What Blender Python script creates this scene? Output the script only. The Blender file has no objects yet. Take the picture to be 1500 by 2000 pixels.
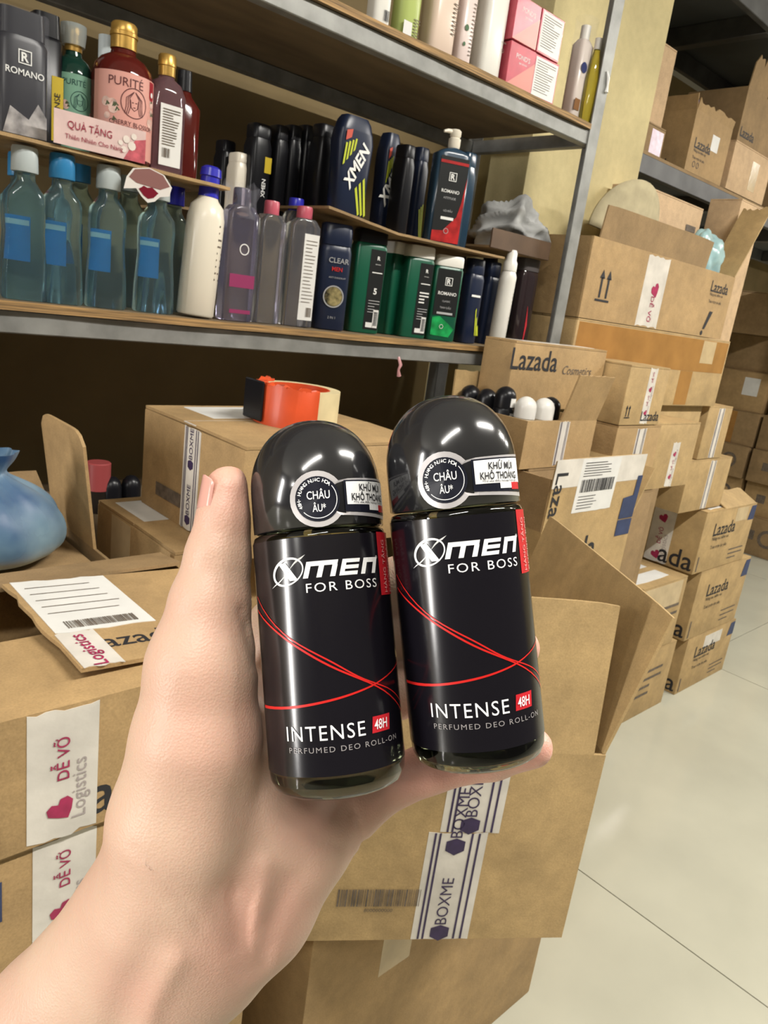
import bpy, bmesh, math, random
import numpy as np
from mathutils import Vector, Matrix, Euler

random.seed(7)
SC = bpy.context.scene
COL = SC.collection

# ------------------------------------------------------------------ camera, world, lights, exposure
F_PX = 1450.0
YAW, PITCH, ROLL = [math.radians(a) for a in (44.3, 15.55, -7.8)]
EYE = Vector((0, 0, 1.5))
_f = Vector((math.sin(YAW) * math.cos(PITCH), math.cos(YAW) * math.cos(PITCH), -math.sin(PITCH)))
_r0 = Vector((math.cos(YAW), -math.sin(YAW), 0)); _d0 = _f.cross(_r0)
CR = math.cos(ROLL) * _r0 + math.sin(ROLL) * _d0          # camera right
CD = -math.sin(ROLL) * _r0 + math.cos(ROLL) * _d0         # camera down
CF = _f                                                    # camera forward
cam_data = bpy.data.cameras.new('camera')
cam = bpy.data.objects.new('camera', cam_data); COL.objects.link(cam)
cam_data.sensor_fit = 'HORIZONTAL'; cam_data.sensor_width = 36.0
cam_data.lens = F_PX / 1500 * 36.0
cam_data.clip_start = 0.01
rot = Matrix((( CR.x, -CD.x, -CF.x), (CR.y, -CD.y, -CF.y), (CR.z, -CD.z, -CF.z)))
cam.matrix_world = Matrix.Translation(EYE) @ rot.to_4x4()
SC.camera = cam
cam_data.dof.use_dof = True
cam_data.dof.focus_distance = 0.20
cam_data.dof.aperture_fstop = 110.0     # a phone's tiny aperture

world = bpy.data.worlds.new('world'); SC.world = world; world.use_nodes = True
bg = world.node_tree.nodes['Background']
bg.inputs[0].default_value = (1.0, 0.93, 0.80, 1); bg.inputs[1].default_value = 0.065

def area(name, loc, target, sx, sy, power, col=(1, 0.965, 0.90)):
    l = bpy.data.lights.new(name, 'AREA'); l.shape = 'RECTANGLE'; l.size = sx; l.size_y = sy
    l.energy = power; l.color = col
    o = bpy.data.objects.new(name, l); COL.objects.link(o); o.location = loc
    o.rotation_euler = (Vector(target) - Vector(loc)).to_track_quat('-Z', 'Y').to_euler()
    return o
# unseen fluorescent tubes, assumed over the aisle, running along it
for tx in (-5.2, 1.5, 4.1, 6.7):
    area('aisle_tube_and_fill', (tx, -0.55, 3.15), (tx, -0.55, 0), 1.2, 0.06, 58)
area('aisle_tube_and_fill', (-0.75, -0.35, 2.75), (-0.75, -0.35, 0), 1.2, 0.06, 17)  # lower fill lamp added to brighten the hand, not part of the tube row
# unseen narrow light, assumed and added to make the highlight streak on held bottles
area('added_streak_light', (-4.6, 1.15, 1.6), (0, 0.2, 1.4), 0.28, 2.4, 90, (1, 0.97, 0.93))

vs = SC.view_settings
vs.view_transform = 'Standard'; vs.look = 'None'; vs.gamma = 1.0; vs.use_curve_mapping = False
vs.exposure = 0.75

# ------------------------------------------------------------------ measuring helpers
def ray(px, py):
    return CR * ((px - 750) / F_PX) + CD * ((py - 1000) / F_PX) + CF
def at(px, py, x=None, y=None, z=None, d=None):
    r = ray(px, py)
    if d is not None: return EYE + r * d
    if x is not None: t = (x - EYE.x) / r.x
    elif y is not None: t = (y - EYE.y) / r.y
    else: t = (z - EYE.z) / r.z
    return EYE + r * t
def pix(p):
    v = Vector(p) - EYE
    c = v.dot(CF)
    return 750 + F_PX * v.dot(CR) / c, 1000 + F_PX * v.dot(CD) / c
def ztop(x, y, py):
    lo, hi = -0.5, 4.0
    for _ in range(40):
        m = (lo + hi) / 2
        if pix((x, y, m))[1] > py: lo = m
        else: hi = m
    return lo

# ------------------------------------------------------------------ materials
MATS = {}
def lin(r, g, b):
    f = lambda c: (c / 255 / 12.92) if c / 255 <= 0.04045 else ((c / 255 + 0.055) / 1.055) ** 2.4
    return (f(r), f(g), f(b))
def mat(name, col, rough=0.5, metal=0.0, var=0.0, vscale=15, bump=0.0, bscale=200, trans=0.0, ior=1.45,
        alpha=1.0, sss=0.0, coat=0.0, spec=0.5, col2=None, stretch=(1, 1, 1), emit=0.0, detail=4, fine=0.0):
    if name in MATS: return MATS[name]
    m = bpy.data.materials.new(name); m.use_nodes = True
    nt = m.node_tree; b = nt.nodes['Principled BSDF']
    b.inputs['Base Color'].default_value = (*col, 1); b.inputs['Roughness'].default_value = rough
    b.inputs['Metallic'].default_value = metal; b.inputs['Transmission Weight'].default_value = trans
    b.inputs['IOR'].default_value = ior; b.inputs['Alpha'].default_value = alpha
    b.inputs['Coat Weight'].default_value = coat; b.inputs['Coat Roughness'].default_value = 0.08
    b.inputs['Specular IOR Level'].default_value = spec
    if sss:
        b.inputs['Subsurface Weight'].default_value = sss
        b.inputs['Subsurface Radius'].default_value = (1.0, 0.35, 0.2); b.inputs['Subsurface Scale'].default_value = 0.004
    if var or bump or col2:
        tc = nt.nodes.new('ShaderNodeTexCoord'); mp = nt.nodes.new('ShaderNodeMapping')
        mp.inputs['Scale'].default_value = stretch
        nt.links.new(tc.outputs['Object'], mp.inputs[0])
    if var or col2:
        n = nt.nodes.new('ShaderNodeTexNoise'); n.inputs['Scale'].default_value = vscale; n.inputs['Detail'].default_value = detail
        nt.links.new(mp.outputs[0], n.inputs['Vector'])
        rp = nt.nodes.new('ShaderNodeValToRGB')
        c1 = tuple(max(0, c * (1 - var)) for c in col); c2 = col2 or tuple(min(1, c * (1 + var)) for c in col)
        rp.color_ramp.elements[0].position = 0.32; rp.color_ramp.elements[1].position = 0.68
        rp.color_ramp.elements[0].color = (*c1, 1); rp.color_ramp.elements[1].color = (*c2, 1)
        nt.links.new(n.outputs['Fac'], rp.inputs[0])
        src = rp.outputs[0]
        if fine:
            for sc_, am in ((420, fine), (45, fine*0.8)):
                nf = nt.nodes.new('ShaderNodeTexNoise'); nf.inputs['Scale'].default_value = sc_; nf.inputs['Detail'].default_value = 5
                nt.links.new(mp.outputs[0], nf.inputs['Vector'])
                rf = nt.nodes.new('ShaderNodeMapRange'); rf.inputs['From Min'].default_value = 0.25; rf.inputs['From Max'].default_value = 0.75
                rf.inputs['To Min'].default_value = 1-am; rf.inputs['To Max'].default_value = 1+am*0.6
                nt.links.new(nf.outputs['Fac'], rf.inputs['Value'])
                mu = nt.nodes.new('ShaderNodeMix'); mu.data_type = 'RGBA'; mu.blend_type = 'MULTIPLY'; mu.inputs[0].default_value = 1.0
                nt.links.new(src, mu.inputs[6]); nt.links.new(rf.outputs[0], mu.inputs[7]); src = mu.outputs[2]
        nt.links.new(src, b.inputs['Base Color'])
    if bump:
        n2 = nt.nodes.new('ShaderNodeTexNoise'); n2.inputs['Scale'].default_value = bscale; n2.inputs['Detail'].default_value = 3
        nt.links.new(mp.outputs[0], n2.inputs['Vector'])
        bp = nt.nodes.new('ShaderNodeBump'); bp.inputs['Strength'].default_value = bump; bp.inputs['Distance'].default_value = 0.002
        nt.links.new(n2.outputs['Fac'], bp.inputs['Height']); nt.links.new(bp.outputs[0], b.inputs['Normal'])
        if fine:
            n3 = nt.nodes.new('ShaderNodeTexNoise'); n3.inputs['Scale'].default_value = 11; n3.inputs['Detail'].default_value = 2
            nt.links.new(mp.outputs[0], n3.inputs['Vector'])
            b3 = nt.nodes.new('ShaderNodeBump'); b3.inputs['Strength'].default_value = 0.35; b3.inputs['Distance'].default_value = 0.012
            nt.links.new(n3.outputs['Fac'], b3.inputs['Height']); nt.links.new(b3.outputs[0], bp.inputs['Normal'])
    if emit:
        b.inputs['Emission Color'].default_value = (*col, 1); b.inputs['Emission Strength'].default_value = emit
    MATS[name] = m
    return m

CARD = mat('cardboard', (0.39, 0.255, 0.116), 0.75, var=0.13, vscale=7, bump=0.25, bscale=160, detail=6, fine=0.16)
CARD_B = mat('cardboard_yellowish', (0.425, 0.290, 0.132), 0.72, var=0.14, vscale=9, bump=0.22, bscale=180, detail=6, fine=0.16)
CARD_D = mat('cardboard_dull', (0.285, 0.186, 0.088), 0.8, var=0.15, vscale=8, bump=0.25, bscale=150, detail=6, fine=0.16)
CARD_P = mat('cardboard_pale', (0.55, 0.38, 0.22), 0.75, var=0.1, vscale=9, bump=0.2, bscale=150, fine=0.16)
CARD_IN = mat('cardboard_inside', (0.45, 0.29, 0.13), 0.78, var=0.10, vscale=10, bump=0.25, bscale=120, fine=0.16)
TAPE_BROWN = mat('brown_packing_tape', (0.34, 0.17, 0.05), 0.25, var=0.12, vscale=14, bump=0.12, bscale=60)
TAPE_W = mat('white_packing_tape', (0.62, 0.58, 0.52), 0.28, var=0.12, vscale=22, bump=0.22, bscale=70)
TAPE_CLEAR = mat('clear_packing_tape', (0.50, 0.38, 0.22), 0.18, var=0.10, vscale=20, bump=0.15, bscale=60)
PAPER = mat('white_label_paper', (0.68, 0.67, 0.64), 0.5, var=0.04, vscale=30)
INK = mat('black_ink', (0.018, 0.018, 0.022), 0.6)
INK_SOFT = mat('worn_grey_ink', (0.13, 0.10, 0.075), 0.7, var=0.3, vscale=90)
INK_RED = mat('magenta_ink', (0.33, 0.02, 0.08), 0.4, var=0.2, vscale=60)
INK_VIO = mat('violet_ink', (0.035, 0.02, 0.07), 0.45, var=0.2, vscale=80)
INK_NAVY = mat('navy_print', (0.03, 0.045, 0.11), 0.55, var=0.2, vscale=30)
STEEL = mat('grey_painted_steel', (0.25, 0.25, 0.235), 0.5, metal=0.35, var=0.22, vscale=18, bump=0.12, bscale=70, detail=8)
STEEL_D = mat('dark_painted_steel', (0.10, 0.10, 0.10), 0.5, metal=0.3, var=0.2, vscale=12)
WOOD = mat('plywood_edge', (0.27, 0.16, 0.06), 0.6, var=0.6, vscale=9, stretch=(1, 8, 40), bump=0.25, bscale=60, detail=8)
CONC = mat('dark_grey_panel', (0.075, 0.08, 0.08), 0.7, var=0.15, vscale=5)
WOOD_U = mat('plywood_underside', (0.17, 0.12, 0.065), 0.75, var=0.2, vscale=6, stretch=(1, 3, 3), detail=8)
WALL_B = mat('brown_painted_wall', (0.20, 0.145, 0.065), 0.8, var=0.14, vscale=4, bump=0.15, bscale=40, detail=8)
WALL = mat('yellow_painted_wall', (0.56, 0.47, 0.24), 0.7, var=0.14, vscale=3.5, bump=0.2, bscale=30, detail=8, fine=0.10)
TILE = mat('cream_floor_tile', (0.44, 0.43, 0.345), 0.14, var=0.07, vscale=2.5, spec=0.5, detail=6)
GROUT = mat('floor_joint', (0.10, 0.09, 0.07), 0.8)
CEIL = mat('ceiling_paint', (0.55, 0.54, 0.50), 0.8)
WHITE_P = mat('white_plastic', (0.72, 0.70, 0.64), 0.3, var=0.03, vscale=20)
CREAM_P = mat('cream_plastic', (0.74, 0.68, 0.56), 0.28)
BLACK_P = mat('black_plastic', (0.008, 0.008, 0.010), 0.30, spec=0.35)
NAVY_P = mat('navy_plastic', (0.009, 0.015, 0.038), 0.32)
GREEN_P = mat('green_plastic', (0.006, 0.085, 0.045), 0.3)
BLUE_P = mat('royal_blue_plastic', (0.03, 0.03, 0.42), 0.25)
SKY_P = mat('sky_blue_plastic', (0.03, 0.20, 0.42), 0.3)
GREYCAP = mat('pale_grey_plastic', (0.45, 0.50, 0.50), 0.3)
PINK_P = mat('pink_plastic', (0.50, 0.10, 0.14), 0.3)
GOLD = mat('gold_cap', (0.55, 0.33, 0.08), 0.3, metal=0.6, var=0.2, vscale=60)
LIQ = mat('clear_blue_liquid', (0.48, 0.72, 0.82), 0.02, trans=0.96, ior=1.34)
LIQ_G = mat('clear_grey_liquid', (0.66, 0.66, 0.72), 0.05, trans=0.93, ior=1.34)
LIQ_P = mat('clear_violet_liquid', (0.50, 0.48, 0.66), 0.06, trans=0.92, ior=1.34)
LIQ_AMB = mat('dark_red_liquid', (0.16, 0.02, 0.015), 0.08, trans=0.5, ior=1.4)
LIQ_GRN = mat('dark_green_liquid', (0.012, 0.05, 0.035), 0.1, trans=0.3, ior=1.4)
LIQ_YEL = mat('yellow_oil', (0.62, 0.55, 0.10), 0.06, trans=0.75, ior=1.4)
FILM = mat('clear_plastic_film', (0.9, 0.92, 0.95), 0.08, trans=1.0, ior=1.05, alpha=0.35)

# ------------------------------------------------------------------ object helpers
def link(o, parent=None):
    COL.objects.link(o)
    if parent is not None: o.parent = parent
    return o
def smooth(me, ang=35):
    for p in me.polygons: p.use_smooth = True
    try: me.set_sharp_from_angle(angle=math.radians(ang))
    except Exception: pass
def mobj(name, verts, faces, m, parent=None, sm=None, label=None):
    me = bpy.data.meshes.new(name); me.from_pydata([tuple(v) for v in verts], [], faces)
    me.validate(); me.update()
    if m: me.materials.append(m)
    if sm: smooth(me, sm)
    o = link(bpy.data.objects.new(name, me), parent)
    if label: o['label'] = label
    return o
def bobj(name, bm, m, parent=None, sm=None, label=None):
    me = bpy.data.meshes.new(name); bmesh.ops.recalc_face_normals(bm, faces=bm.faces); bm.to_mesh(me); bm.free()
    if m: me.materials.append(m)
    if sm: smooth(me, sm)
    o = link(bpy.data.objects.new(name, me), parent)
    if label: o['label'] = label
    return o
def thing(name, label, cat, loc=(0, 0, 0), rotz=0, group=None):
    o = link(bpy.data.objects.new(name, None)); o.empty_display_size = 0.02
    o.location = loc; o.rotation_euler = (0, 0, rotz)
    o['label'] = label; o['category'] = cat
    if group: o['group'] = group
    return o
def tag(o, label, cat, group=None):
    o['label'] = label; o['category'] = cat
    if group: o['group'] = group
    return o
def struct(o):
    o['kind'] = 'structure'; return o
def box_bm(bm, x0, x1, y0, y1, z0, z1):
    vs_ = [bm.verts.new(p) for p in ((x0,y0,z0),(x1,y0,z0),(x1,y1,z0),(x0,y1,z0),(x0,y0,z1),(x1,y0,z1),(x1,y1,z1),(x0,y1,z1))]
    for f in ((0,3,2,1),(4,5,6,7),(0,1,5,4),(1,2,6,5),(2,3,7,6),(3,0,4,7)):
        bm.faces.new([vs_[i] for i in f])
    return vs_
def bevel_bm(bm, w, seg=2):
    bmesh.ops.bevel(bm, geom=list(bm.edges), offset=w, segments=seg, affect='EDGES', profile=0.6)
def box_obj(name, x0, x1, y0, y1, z0, z1, m, parent=None, bev=0.0, seg=2, label=None):
    bm = bmesh.new(); box_bm(bm, x0, x1, y0, y1, z0, z1)
    if bev: bevel_bm(bm, bev, seg)
    return bobj(name, bm, m, parent, 40 if bev else None, label)
def loft_verts(secs, N=28):
    """sections: (z, a, b, n, dx, dy) superellipse rings"""
    V, Fc = [], []
    for s in secs:
        z, a, b = s[:3]; n = s[3] if len(s) > 3 else 2; dx = s[4] if len(s) > 4 else 0; dy = s[5] if len(s) > 5 else 0
        for k in range(N):
            t = 2 * math.pi * (k + 0.5) / N; c, q = math.cos(t), math.sin(t)
            V.append((dx + a * math.copysign(abs(c) ** (2 / n), c), dy + b * math.copysign(abs(q) ** (2 / n), q), z))
    for i in range(len(secs) - 1):
        for k in range(N):
            k2 = (k + 1) % N
            Fc.append((i * N + k, i * N + k2, (i + 1) * N + k2, (i + 1) * N + k))
    Fc.append(tuple(reversed(range(N)))); Fc.append(tuple(range((len(secs) - 1) * N, len(secs) * N)))
    return V, Fc
def loft(name, secs, m, parent=None, N=28, sm=40, label=None):
    V, Fc = loft_verts(secs, N)
    return mobj(name, V, Fc, m, parent, sm, label)
def tube_bm(bm, pts, r, n=8):
    rings = []
    for i, p in enumerate(pts):
        p = Vector(p); a = Vector(pts[max(0, i - 1)]); b = Vector(pts[min(len(pts) - 1, i + 1)])
        t = (b - a).normalized(); u = t.orthogonal().normalized(); w = t.cross(u)
        rr = r[i] if isinstance(r, (list, tuple)) else r
        rings.append([bm.verts.new(p + rr * (math.cos(2*math.pi*k/n) * u + math.sin(2*math.pi*k/n) * w)) for k in range(n)])
    for i in range(len(rings) - 1):
        for k in range(n):
            bm.faces.new((rings[i][k], rings[i][(k+1) % n], rings[i+1][(k+1) % n], rings[i+1][k]))
    bm.faces.new(rings[0][::-1]); bm.faces.new(rings[-1])

# flat lettering as thin mesh, cached
_TXT = {}
def text_data(s, bold=0.0, shear=0.0, spacing=1.0):
    key = (s, bold, shear, spacing)
    if key not in _TXT:
        cu = bpy.data.curves.new('txt', 'FONT'); cu.body = s; cu.size = 1.0; cu.offset = bold; cu.shear = shear
        cu.space_character = spacing; cu.align_x = 'CENTER'; cu.align_y = 'CENTER'; cu.resolution_u = 3
        o = bpy.data.objects.new('txt', cu); COL.objects.link(o)
        dg = bpy.context.evaluated_depsgraph_get(); dg.update()
        me = o.evaluated_get(dg).to_mesh()
        V = np.array([v.co[:] for v in me.vertices]).reshape(-1, 3); Fc = [tuple(p.vertices) for p in me.polygons]
        o.evaluated_get(dg).to_mesh_clear(); bpy.data.objects.remove(o); bpy.data.curves.remove(cu)
        if len(V):
            V[:, 0] -= (V[:, 0].min() + V[:, 0].max()) / 2; V[:, 1] -= (V[:, 1].min() + V[:, 1].max()) / 2
        _TXT[key] = (V, Fc)
    return _TXT[key]
class Print:
    """collects flat marks in a (u,v) plane in metres, later laid on a frame or wrapped round a cylinder"""
    def __init__(self): self.V = []; self.F = []; self.G = []
    def add(self, V, Fc):
        o = len(self.V); self.G.append((o, len(self.F))); self.V += [tuple(v) for v in V]; self.F += [tuple(i + o for i in f) for f in Fc]; return self
    def text(self, s, u, v, h=None, w=None, rot=0, bold=0.0, shear=0.0, spacing=1.0):
        V, Fc = text_data(s, bold, shear, spacing)
        if not len(V): return self
        hh = V[:, 1].max() - V[:, 1].min(); ww = V[:, 0].max() - V[:, 0].min()
        sy = (h / hh) if h else (w / ww); sx = (w / ww) if w else sy
        c, q = math.cos(rot), math.sin(rot)
        return self.add([(u + sx * a * c - sy * b * q, v + sx * a * q + sy * b * c) for a, b, _ in V], Fc)
    def rect(self, u0, v0, u1, v1, n=1):
        V = []; Fc = []
        for i in range(n + 1):
            u = u0 + (u1 - u0) * i / n; V += [(u, v0), (u, v1)]
        for i in range(n): Fc.append((2*i, 2*i+2, 2*i+3, 2*i+1))
        return self.add(V, Fc)
    def poly(self, pts): return self.add(pts, [tuple(range(len(pts)))])
    def band(self, pts, w):
        V = []; n = len(pts)
        for i, p in enumerate(pts):
            a = pts[max(0, i-1)]; b = pts[min(n-1, i+1)]; dx, dy = b[0]-a[0], b[1]-a[1]; l = math.hypot(dx, dy) or 1
            ww = w[i] if isinstance(w, (list, tuple)) else w
            V += [(p[0]-dy/l*ww/2, p[1]+dx/l*ww/2), (p[0]+dy/l*ww/2, p[1]-dx/l*ww/2)]
        return self.add(V, [(2*i, 2*i+1, 2*i+3, 2*i+2) for i in range(n-1)])
    def ring(self, u, v, r0, r1, n=32, a0=0, a1=2*math.pi):
        return self.band([(u+(r0+r1)/2*math.cos(a0+(a1-a0)*i/n), v+(r0+r1)/2*math.sin(a0+(a1-a0)*i/n)) for i in range(n+1)], r1-r0)
    def disc(self, u, v, r, n=32):
        return self.poly([(u + r*math.cos(2*math.pi*i/n), v + r*math.sin(2*math.pi*i/n)) for i in range(n)])
    def barcode(self, u0, v0, u1, v1, n=26, seed=1):
        rg = random.Random(seed); u = u0; st = (u1 - u0) / (n * 1.0)
        while u < u1:
            w = st * rg.choice((0.3, 0.3, 0.55, 0.9)); self.rect(u, v0, min(u + w, u1), v1); u += w + st * rg.choice((0.3, 0.35, 0.6))
        return self
    def lines(self, u0, v0, u1, v1, n, th, seed=2):
        rg = random.Random(seed)
        for i in range(n):
            v = v1 - (v1 - v0) * (i + 0.5) / n
            self.rect(u0, v - th/2, u0 + (u1-u0) * rg.uniform(0.55, 1.0), v + th/2)
        return self
    def emit(self, name, V, m, parent, sm=None, label=None):
        # two or three marks become parts of their own; rows of fine print stay one
        if len(self.G) not in (2, 3): return mobj(name, V, self.F, m, parent, sm, label)
        o = None; G = self.G + [(len(self.V), len(self.F))]
        for (v0, f0), (v1, f1) in zip(G[:-1], G[1:]):
            o = mobj(name, V[v0:v1], [tuple(i - v0 for i in f) for f in self.F[f0:f1]], m, parent, sm, label)
        return o
    def on(self, frame, m, parent, name='lettering', off=0.0008, label=None):
        O, U, W = [Vector(a) for a in frame]; N = U.cross(W).normalized()
        return self.emit(name, [O + U*p[0] + W*p[1] + N*off for p in self.V], m, parent, None, label)
    def wrap(self, R, m, parent, name='lettering', th0=-math.pi/2, label=None, sm=None, one=False):
        # u along the circumference, v = height; th0 is the angle that faces front
        f = R if callable(R) else (lambda v: R)
        V = [(f(p[1])*math.cos(th0+p[0]/f(p[1])), f(p[1])*math.sin(th0+p[0]/f(p[1])), p[1]) for p in self.V]
        return (mobj(name, V, self.F, m, parent, sm, label) if one else self.emit(name, V, m, parent, sm, label))
def heart(P, u, v, s, rot=0):
    pts = [(0,-1.0),(0.55,-0.5),(1.0,0.15),(0.85,0.7),(0.35,0.85),(0,0.5),(-0.35,0.85),(-0.85,0.7),(-1.0,0.15),(-0.5,-0.5)]
    c, q = math.cos(rot), math.sin(rot)
    return P.poly([(u + s*(a*c - b*q), v + s*(a*q + b*c)) for a, b in pts])
def decal(frame, u0, v0, u1, v1, m, parent, name, off=0.0005, rag=0.0, label=None):
    """a thin sheet (0.4 mm) stuck on a face, with optionally ragged short ends"""
    O, U, W = [Vector(a) for a in frame]; N = U.cross(W).normalized()
    n = 8
    bot = [(u0 + (u1-u0)*i/n, v0 + random.uniform(-rag, rag)) for i in range(n+1)]
    top = [(u0 + (u1-u0)*i/n, v1 + random.uniform(-rag, rag)) for i in range(n+1)]
    pts = bot + top[::-1]
    k = len(pts)
    V = [O + U*a + W*b + N*off for a, b in pts] + [O + U*a + W*b for a, b in pts]
    Fc = [tuple(range(k)), tuple(range(2*k-1, k-1, -1))] + [(i, k+i, k+(i+1) % k, (i+1) % k) for i in range(k)]
    return mobj(name, V, Fc, m, parent, None, label)
# ------------------------------------------------------------------ structure
Y_WALL = 1.72
# floor: base slab and large cream tiles with dark joints
floor = struct(box_obj('floor', -5, 10, -4, 6, -0.06, -0.004, GROUT))
tile_me = None
TX, TY, PIT, GAP = 1.78, 1.325, 1.83, 0.004
for i in range(-3, 5):
    for j in range(-3, 3):
        if tile_me is None:
            bm = bmesh.new(); box_bm(bm, GAP/2, PIT-GAP/2, GAP/2, PIT-GAP/2, -0.004, 0.0)
            t_ = bobj('tile', bm, TILE, floor); tile_me = t_.data
        else:
            t_ = link(bpy.data.objects.new('tile', tile_me), floor)
        t_.location = (TX + i*PIT, TY + j*PIT, 0)
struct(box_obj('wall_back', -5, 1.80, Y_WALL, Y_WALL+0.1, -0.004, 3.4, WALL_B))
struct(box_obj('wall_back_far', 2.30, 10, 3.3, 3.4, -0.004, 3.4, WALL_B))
struct(box_obj('wall_right', 9.9, 10, -4, 3.3, -0.004, 3.4, WALL))
struct(box_obj('ceiling', -5, 10, -4, 3.3, 3.4, 3.5, CEIL))
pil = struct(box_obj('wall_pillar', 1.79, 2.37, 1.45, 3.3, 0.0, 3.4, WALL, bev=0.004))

def rail(name, x0, x1, y0, y1, z0, z1, parent, m=STEEL, bev=0.002):
    return box_obj(name, x0, x1, y0, y1, z0, z1, m, parent, bev, 1)
def shelf_rack(label, x0, x1, levels, m_steel, m_edge=None, m_under=None,  yf=1.2, yb=1.63, zt=3.0, wood_proud=0.006, cross=None):
    t = thing('storage_rack', label, 'rack', ((x0+x1)/2, (yf+yb)/2, 0))
    ox, oy = t.location.x, t.location.y
    L = lambda x: x - ox
    M_ = lambda y: y - oy
    for (xa, sgn) in ((x0, 1), (x1, -1)):
        for (ya, sy) in ((yf, 1), (yb, -1)):     # L-angle posts
            bm = bmesh.new(); xs = sorted((xa, xa + sgn*0.042)); ys = sorted((ya, ya + sy*0.003))
            box_bm(bm, L(xs[0]), L(xs[1]), M_(ys[0]), M_(ys[1]), 0.0, zt)
            xs = sorted((xa, xa + sgn*0.003)); ys = sorted((ya + sy*0.003, ya + sy*0.042))
            box_bm(bm, L(xs[0]), L(xs[1]), M_(ys[0]), M_(ys[1]), 0.0, zt)
            bobj('post', bm, m_steel, t)
    for (zb, zw, sag) in levels:                   # beam bottom, wood top
        b = rail('front_beam', L(x0+0.0035), L(x1-0.0035), M_(yf+0.004), M_(yf+0.03), zb, zw-0.014, t, m_steel)
        rail('rear_beam', L(x0+0.0035), L(x1-0.0035), M_(yb-0.03), M_(yb-0.004), zb, zw-0.014, t, m_steel)
        rail('end_beam', L(x1-0.030), L(x1-0.0035), M_(yf+0.031), M_(yb-0.031), zb, zw-0.0145, t, m_steel)
        rail('end_beam', L(x0+0.0035), L(x0+0.030), M_(yf+0.031), M_(yb-0.031), zb, zw-0.0145, t, m_steel)
        if cross:
            for cx in cross: rail('cross_beam', L(cx), L(cx+0.05), M_(yf+0.031), M_(yb-0.031), zb, zw-0.0145, t, m_steel)
        bm = bmesh.new(); n = 24
        rg = random.Random(int(zw*1000))
        bx0, bx1 = L(x0+0.046), L(x1-0.046)
        top, bot = [], []
        # a sheet of ply with a slightly worn front edge
        cols = []
        for i in range(n+1):
            x = bx0 + (bx1-bx0)*i/n; yy = M_(yf - wood_proud + rg.uniform(-0.002, 0.002))
            cols.append([bm.verts.new(p) for p in ((x, yy, zw-0.0135), (x, yy, zw - rg.uniform(0, 0.0015)), (x, M_(yb-0.005), zw), (x, M_(yb-0.005), zw-0.0135))])
        for i in range(n):
            for k in range(4):
                bm.faces.new((cols[i][k], cols[i][(k+1) % 4], cols[i+1][(k+1) % 4], cols[i+1][k]))
        bm.faces.new(cols[0]); bm.faces.new(cols[-1])
        o = bobj('shelf_board', bm, m_edge or WOOD, t)
        o.data.materials.append(m_under or WOOD_U)
        for p in o.data.polygons:
            if abs(p.normal.z) > 0.8: p.material_index = 1
    return t
rack = shelf_rack('grey steel rack with plywood shelves full of toiletry bottles', -0.55, 1.742,
                  [(0.36, 0.42, 0), (0.985, 1.03, 0), (1.385, 1.433, 0), (1.945, 1.992, 0), (2.60, 2.65, 0)], STEEL)
rack2 = shelf_rack('dark steel rack beyond the yellow pillar with boxes on top', 2.376, 9.2,
                   [(2.045, 2.119, 0), (2.70, 2.79, 0)], STEEL_D, CARD_D, CONC, yf=1.5, wood_proud=-0.012, yb=2.05, cross=[3.20, 4.02, 4.85, 5.7, 6.5])
bm = bmesh.new()
tube_bm(bm, [(1.147, 1.196, 1.392), (1.149, 1.188, 1.376), (1.146, 1.190, 1.366), (1.152, 1.192, 1.352)], [0.003, 0.004, 0.0025, 0.005], 8)
rb = bobj('tie_scrap', bm, mat('pink_film_scrap', (0.5, 0.25, 0.25), 0.2), None, 60)
tag(rb, 'small twisted pink plastic scrap hanging on the lower shelf beam', 'scrap')

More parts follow.
